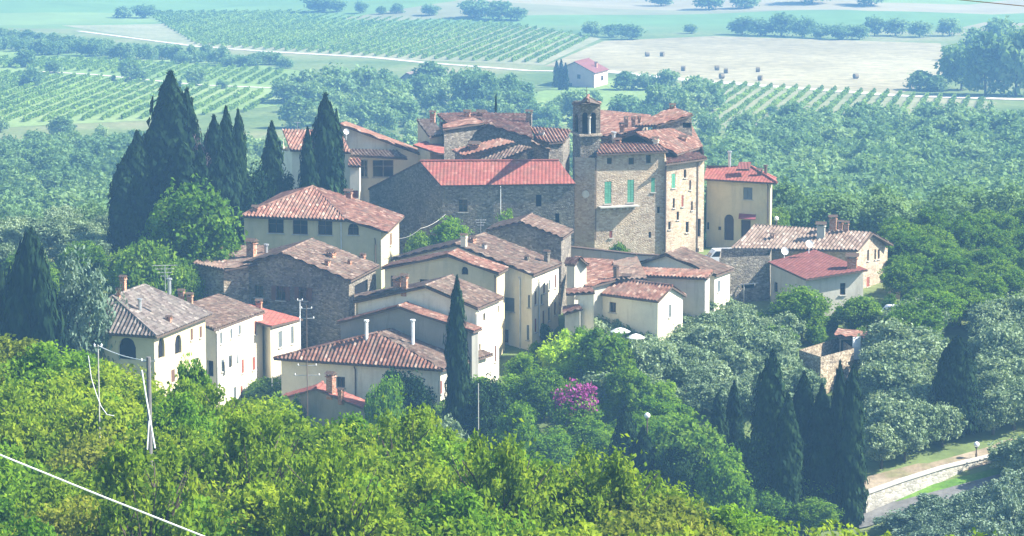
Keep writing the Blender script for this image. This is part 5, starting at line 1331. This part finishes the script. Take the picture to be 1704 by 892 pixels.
# ------------------------------------------------------------------ far farm buildings
def farm(name, label, A, B, C, YB, apex, typ, wall, roof, base, **kw):
    a, b_, c, d = rect(A, B, C, YB)
    return basic(name, label, wall, roof, A, B, C, YB, typ, apex=apex, zb=-66.3, **kw)
YOFF = 0.0
H = farm('farmhouse', 'far lilac farmhouse with low red roof beyond the bell tower', (921, 118), (990, 122), (1014, 116), 838, (956, 103), 'gable_v', 'pink', 't_dark', 0, opens=[(935, 124, 941, 131, {}), (960, 124, 966, 131, {}), (1000, 126, 1004, 134, {}), (945, 138, 952, 148, dict(k='void'))]).finish()
H.chimney(992, 103, 112, 4)
farm('farm_shed', 'low white roofed farm shed among the trees beyond the white gabled house', (664, 132), (706, 134), (722, 130), 850, (676, 122), 'gable_v', 'greywall', 't_tan', 0).finish()
farm('farm_annex', 'long pale shed beside the low white roofed farm shed', (700, 139), (728, 140), (732, 136), 835, (712, 134), 'gable_v', 'white', 't_tan', 0).finish()
farm('far_barn', 'tiny far barn with pink roof above the upper vineyard', (672, 25), (700, 25), (708, 22), 1210, (688, 19), 'gable_v', 'white', 't_terra', 0).finish()
# ------------------------------------------------------------------ road, verge, earth strip at the lower right
def gstrip(name, m, top, bot, lift):
    mb = MB(); n = 24
    def li(L, t):
        t *= len(L) - 1; i = min(int(t), len(L) - 2); f = t - i; return (L[i][0] + (L[i + 1][0] - L[i][0]) * f, L[i][1] + (L[i + 1][1] - L[i][1]) * f)
    rows = []
    for i in range(n + 1):
        a, b_ = G(*li(top, i / n), 225), G(*li(bot, i / n), 225); rr = []
        for j in range(7):
            p = b_.lerp(a, j / 6); rr.append(Vector((p.x, p.y, ground(p.x, p.y) + lift)))
        rows.append(rr)
    for i in range(n):
        for j in range(6): mb.poly([rows[i][j], rows[i + 1][j], rows[i + 1][j + 1], rows[i][j + 1]])
    return struct(mb, name, m)
gstrip('earth_bank', M['earth'], [(1430, 800), (1560, 768), (1680, 735), (1790, 705)], [(1430, 835), (1560, 800), (1680, 765), (1790, 735)], .05)
gstrip('grass_verge', M['lawn'], [(1425, 845), (1560, 806), (1690, 776), (1790, 752)], [(1425, 856), (1560, 822), (1690, 790), (1790, 766)], .10)
gstrip('road', M['asphalt'], [(1425, 854), (1560, 820), (1690, 788), (1790, 764)], [(1430, 884), (1560, 846), (1700, 808), (1790, 786)], .15)
# ------------------------------------------------------------------ street lamp with globe
def globe_lamp(px, py, YY, label):
    p = P(px, py, YY); g = ground(p.x, p.y); root = empty('street_lamp', (p.x, p.y, g), label, 'street lamp')
    mb = MB(); mb.tube([(p.x, p.y, g - .2), (p.x, p.y, p.z - .25)], .06, 8); mb.tube([(p.x, p.y, g), (p.x, p.y, g + .5)], .1, 8); mb.lathe((p.x, p.y, p.z - .32), [(.0, 0), (.14, 0), (.14, .08), (.06, .1)], 10); mb.build('pole', M['pipe'], root)
    mb = MB(); mb.lathe((p.x, p.y, p.z - .24), [(.26 * math.sin(t), .26 - .26 * math.cos(t)) for t in np.linspace(0, math.pi, 10)], 14); mb.build('globe', M['globe'], root, smooth=True)
globe_lamp(1625, 740, 262, 'street lamp with white globe above the retaining wall')
globe_lamp(1292, 364, 334, 'small street lamp with white globe by the right cream house')
globe_lamp(1553, 452, 312, 'small white globe lamp among the right terrace trees')
globe_lamp(1077, 692, 254, 'white globe lamp hanging over the dark cypresses')
# ------------------------------------------------------------------ poles, stays and wires
def pole(name, label, px, pt, YY, r=.09, m='pole', arms=(), cat='pole', zb=None):
    t = P(px, pt, YY); g = ground(t.x, t.y) if zb is None else zb; root = empty(name, (t.x, t.y, g), label, cat)
    mb = MB(); mb.tube([(t.x, t.y, g - .4), (t.x, t.y, t.z)], r, 8, 0, r * .75); mb.build('shaft', M[m], root)
    for (dz, l) in arms:
        mb = MB(); mb.tube([(t.x - l, t.y, t.z - dz), (t.x + l, t.y + .1, t.z - dz)], .03, 5); mb.build('crossarm', M['metal'], root)
        for s in (-1, 1):
            mb = MB(); mb.lathe((t.x + s * l * .9, t.y, t.z - dz + .03), [(.0, 0), (.05, 0), (.03, .06), (.06, .08), (.0, .16)], 8); mb.build('insulator', M['whitep'], root)
    return root
r = pole('utility_pole', 'thick grey utility pole with two white stay guards in the near wood', 247, 594, 155, .16, 'pole', ((.25, .4),))
def cable(name, label, pts, rad, m='cable', sag=0, cat='cable'):
    """pts (px,py,Y); each span sags a little"""
    w = [P(*p) for p in pts]; out = []
    for a, b_ in zip(w[:-1], w[1:]):
        for k in range(14):
            t = k / 14; q = a.lerp(b_, t); q.z -= sag * 4 * t * (1 - t); out.append(q)
    out.append(w[-1]); mb = MB(); mb.tube(out, rad, 6); return tag(mb.build(name, M[m], None, out[0]), label, cat)
cable('stay_guard', 'white plastic guard on the stay running down beside the thick utility pole', [(236, 616, 154), (243, 660, 154), (258, 746, 153)], .045, 'whitep', 0, 'stay guard')
cable('stay_guard', 'shorter white stay guard close to the foot of the thick utility pole', [(248, 700, 154), (245, 748, 153.5)], .035, 'whitep', 0, 'stay guard')
pole('slim_pole', 'slim pale pole with a short bracket left of the thick utility pole', 163, 574, 163, .05, 'concrete', ((.1, .22),))
cable('hanging_cable', 'pale cable drooping in a curve from the slim pole into the near wood', [(147, 592, 162), (152, 630, 162), (160, 655, 162), (168, 676, 161.5), (178, 690, 161), (190, 692, 161)], .025, 'cable')
cable('overhead_wire', 'thin wire from the slim pole to the thick utility pole', [(165, 576, 163), (247, 600, 155)], .022, 'cable', .15)
cable('overhead_wire', 'thick white wire slung low across the near oak wood', [(-120, 708, 96), (0, 757, 95), (170, 826, 94), (345, 895, 93), (520, 965, 92)], .030, 'cable')
cable('overhead_wire', 'thin dark wire high above the far fields', [(1450, -16, 60), (1590, -1, 60), (1704, 10, 60), (1900, 30, 60)], .010, 'pipe')
cable('overhead_wire', 'pale cable slung between the villa and the church wall', [(664, 397, 310), (700, 380, 311), (741, 357, 322)], .024, 'concrete', .25)
cable('overhead_wire', 'pale wire strung through the right terrace trees', [(1480, 452, 310), (1600, 462, 306), (1720, 446, 300)], .03, 'cable', .3)
pole('slim_pole', 'thin pale pole standing in the bushes right of the tall slender cypress', 796, 638, 259, .05, 'concrete')
pole('aerial_mast', 'thin aerial mast with crossed arms in front of the low hipped house', 510, 508, 262, .05, 'pipe', ((.3, .5), (1.2, .7), (5.5, .9), (6.4, 1.2)), 'aerial')
pole('lamp_pole', 'pale pole with a bent top in front of the stone gabled house', 499, 499, 276, .05, 'whitep', ((.05, .25),))
pole('slim_pole', 'pale pole beside the small red roofed house', 452, 560, 277, .06, 'whitep')
# ------------------------------------------------------------------ parked vehicles and garden furniture
def car(px, py, YY, yaw, label, m='carw', van=False):
    p = P(px, py, YY); z = ground(p.x, p.y); root = empty('parked_car', (p.x, p.y, z), label, 'car', None, yaw)
    L_, W_, H_ = (4.1, 1.7, 1.45) if not van else (4.9, 1.9, 2.1)
    def loc(mb, name, mt, par):
        o = mb.build(name, mt, None, (0, 0, 0)); o.parent = par; o.location = (0, 0, 0); return o
    prof = [(-L_/2, .3), (-L_/2, .85), (-L_/2 + .15, H_ * .6), (-L_*.28, H_ * .64), (-L_*.16, H_), (L_*.30, H_), (L_*.44, H_*.62), (L_/2, H_*.55), (L_/2, .3)]
    mb = MB(); l = [Vector((x, -W_/2, z_)) for x, z_ in prof]; rr = [Vector((x, W_/2, z_)) for x, z_ in prof]; mb.prism(l, rr); loc(mb, 'body', M[m], root)
    for s in (-1, 1):
        mb = MB(); y = s * (W_/2 + .005); mb.poly([(-L_*.25, y, H_*.66), (-L_*.15, y, H_*.94), (L_*.28, y, H_*.94), (L_*.38, y, H_*.66)]); loc(mb, 'side_window', M['glass'], root)
        for x in (-L_*.31, L_*.31):
            mb = MB(); c = [Vector((x + .32*math.cos(t), s*(W_/2 - .1), .32 + .32*math.sin(t))) for t in np.linspace(0, 6.283, 15)[:-1]]; mb.prism(c, [q + Vector((0, s*.14, 0)) for q in c]); wheel = loc(mb, 'wheel', M['black'], root)
    mb = MB(); mb.poly([(-L_*.28-.01, -W_*.42, H_*.66), (-L_*.16-.02, -W_*.40, H_*.96), (-L_*.16-.02, W_*.40, H_*.96), (-L_*.28-.01, W_*.42, H_*.66)]); loc(mb, 'windscreen', M['glass'], root)
car(1199, 420, 322, .15, 'white van parked between the castle and the tan roofed house', van=True)
car(1490, 532, 296, .4, 'white car parked below the sunlit stone gable')
def parasol(px, py, YY, w, label):
    p = P(px, py, YY); g = ground(p.x, p.y); root = empty('garden_parasol', (p.x, p.y, g), label, 'parasol')
    z = max(p.z, g + 2.2); mb = MB(); mb.tube([(p.x, p.y, g), (p.x, p.y, z)], .03, 6); mb.build('pole', M['pole'], root)
    mb = MB(); mb.lathe((p.x, p.y, z - .35), [(w, 0), (w * .97, .05), (w * .5, .28), (0, .42)], 8); mb.lathe((p.x, p.y, z - .35), [(w * .97, .0), (w * .5, .22), (0, .36)], 8); mb.build('canopy', M['cloth'], root)
parasol(1032, 546, 277, 1.0, 'pale garden parasol below the front wall of the cottage')
parasol(1058, 556, 275, .9, 'tilted bright white garden parasol right of the pale one')
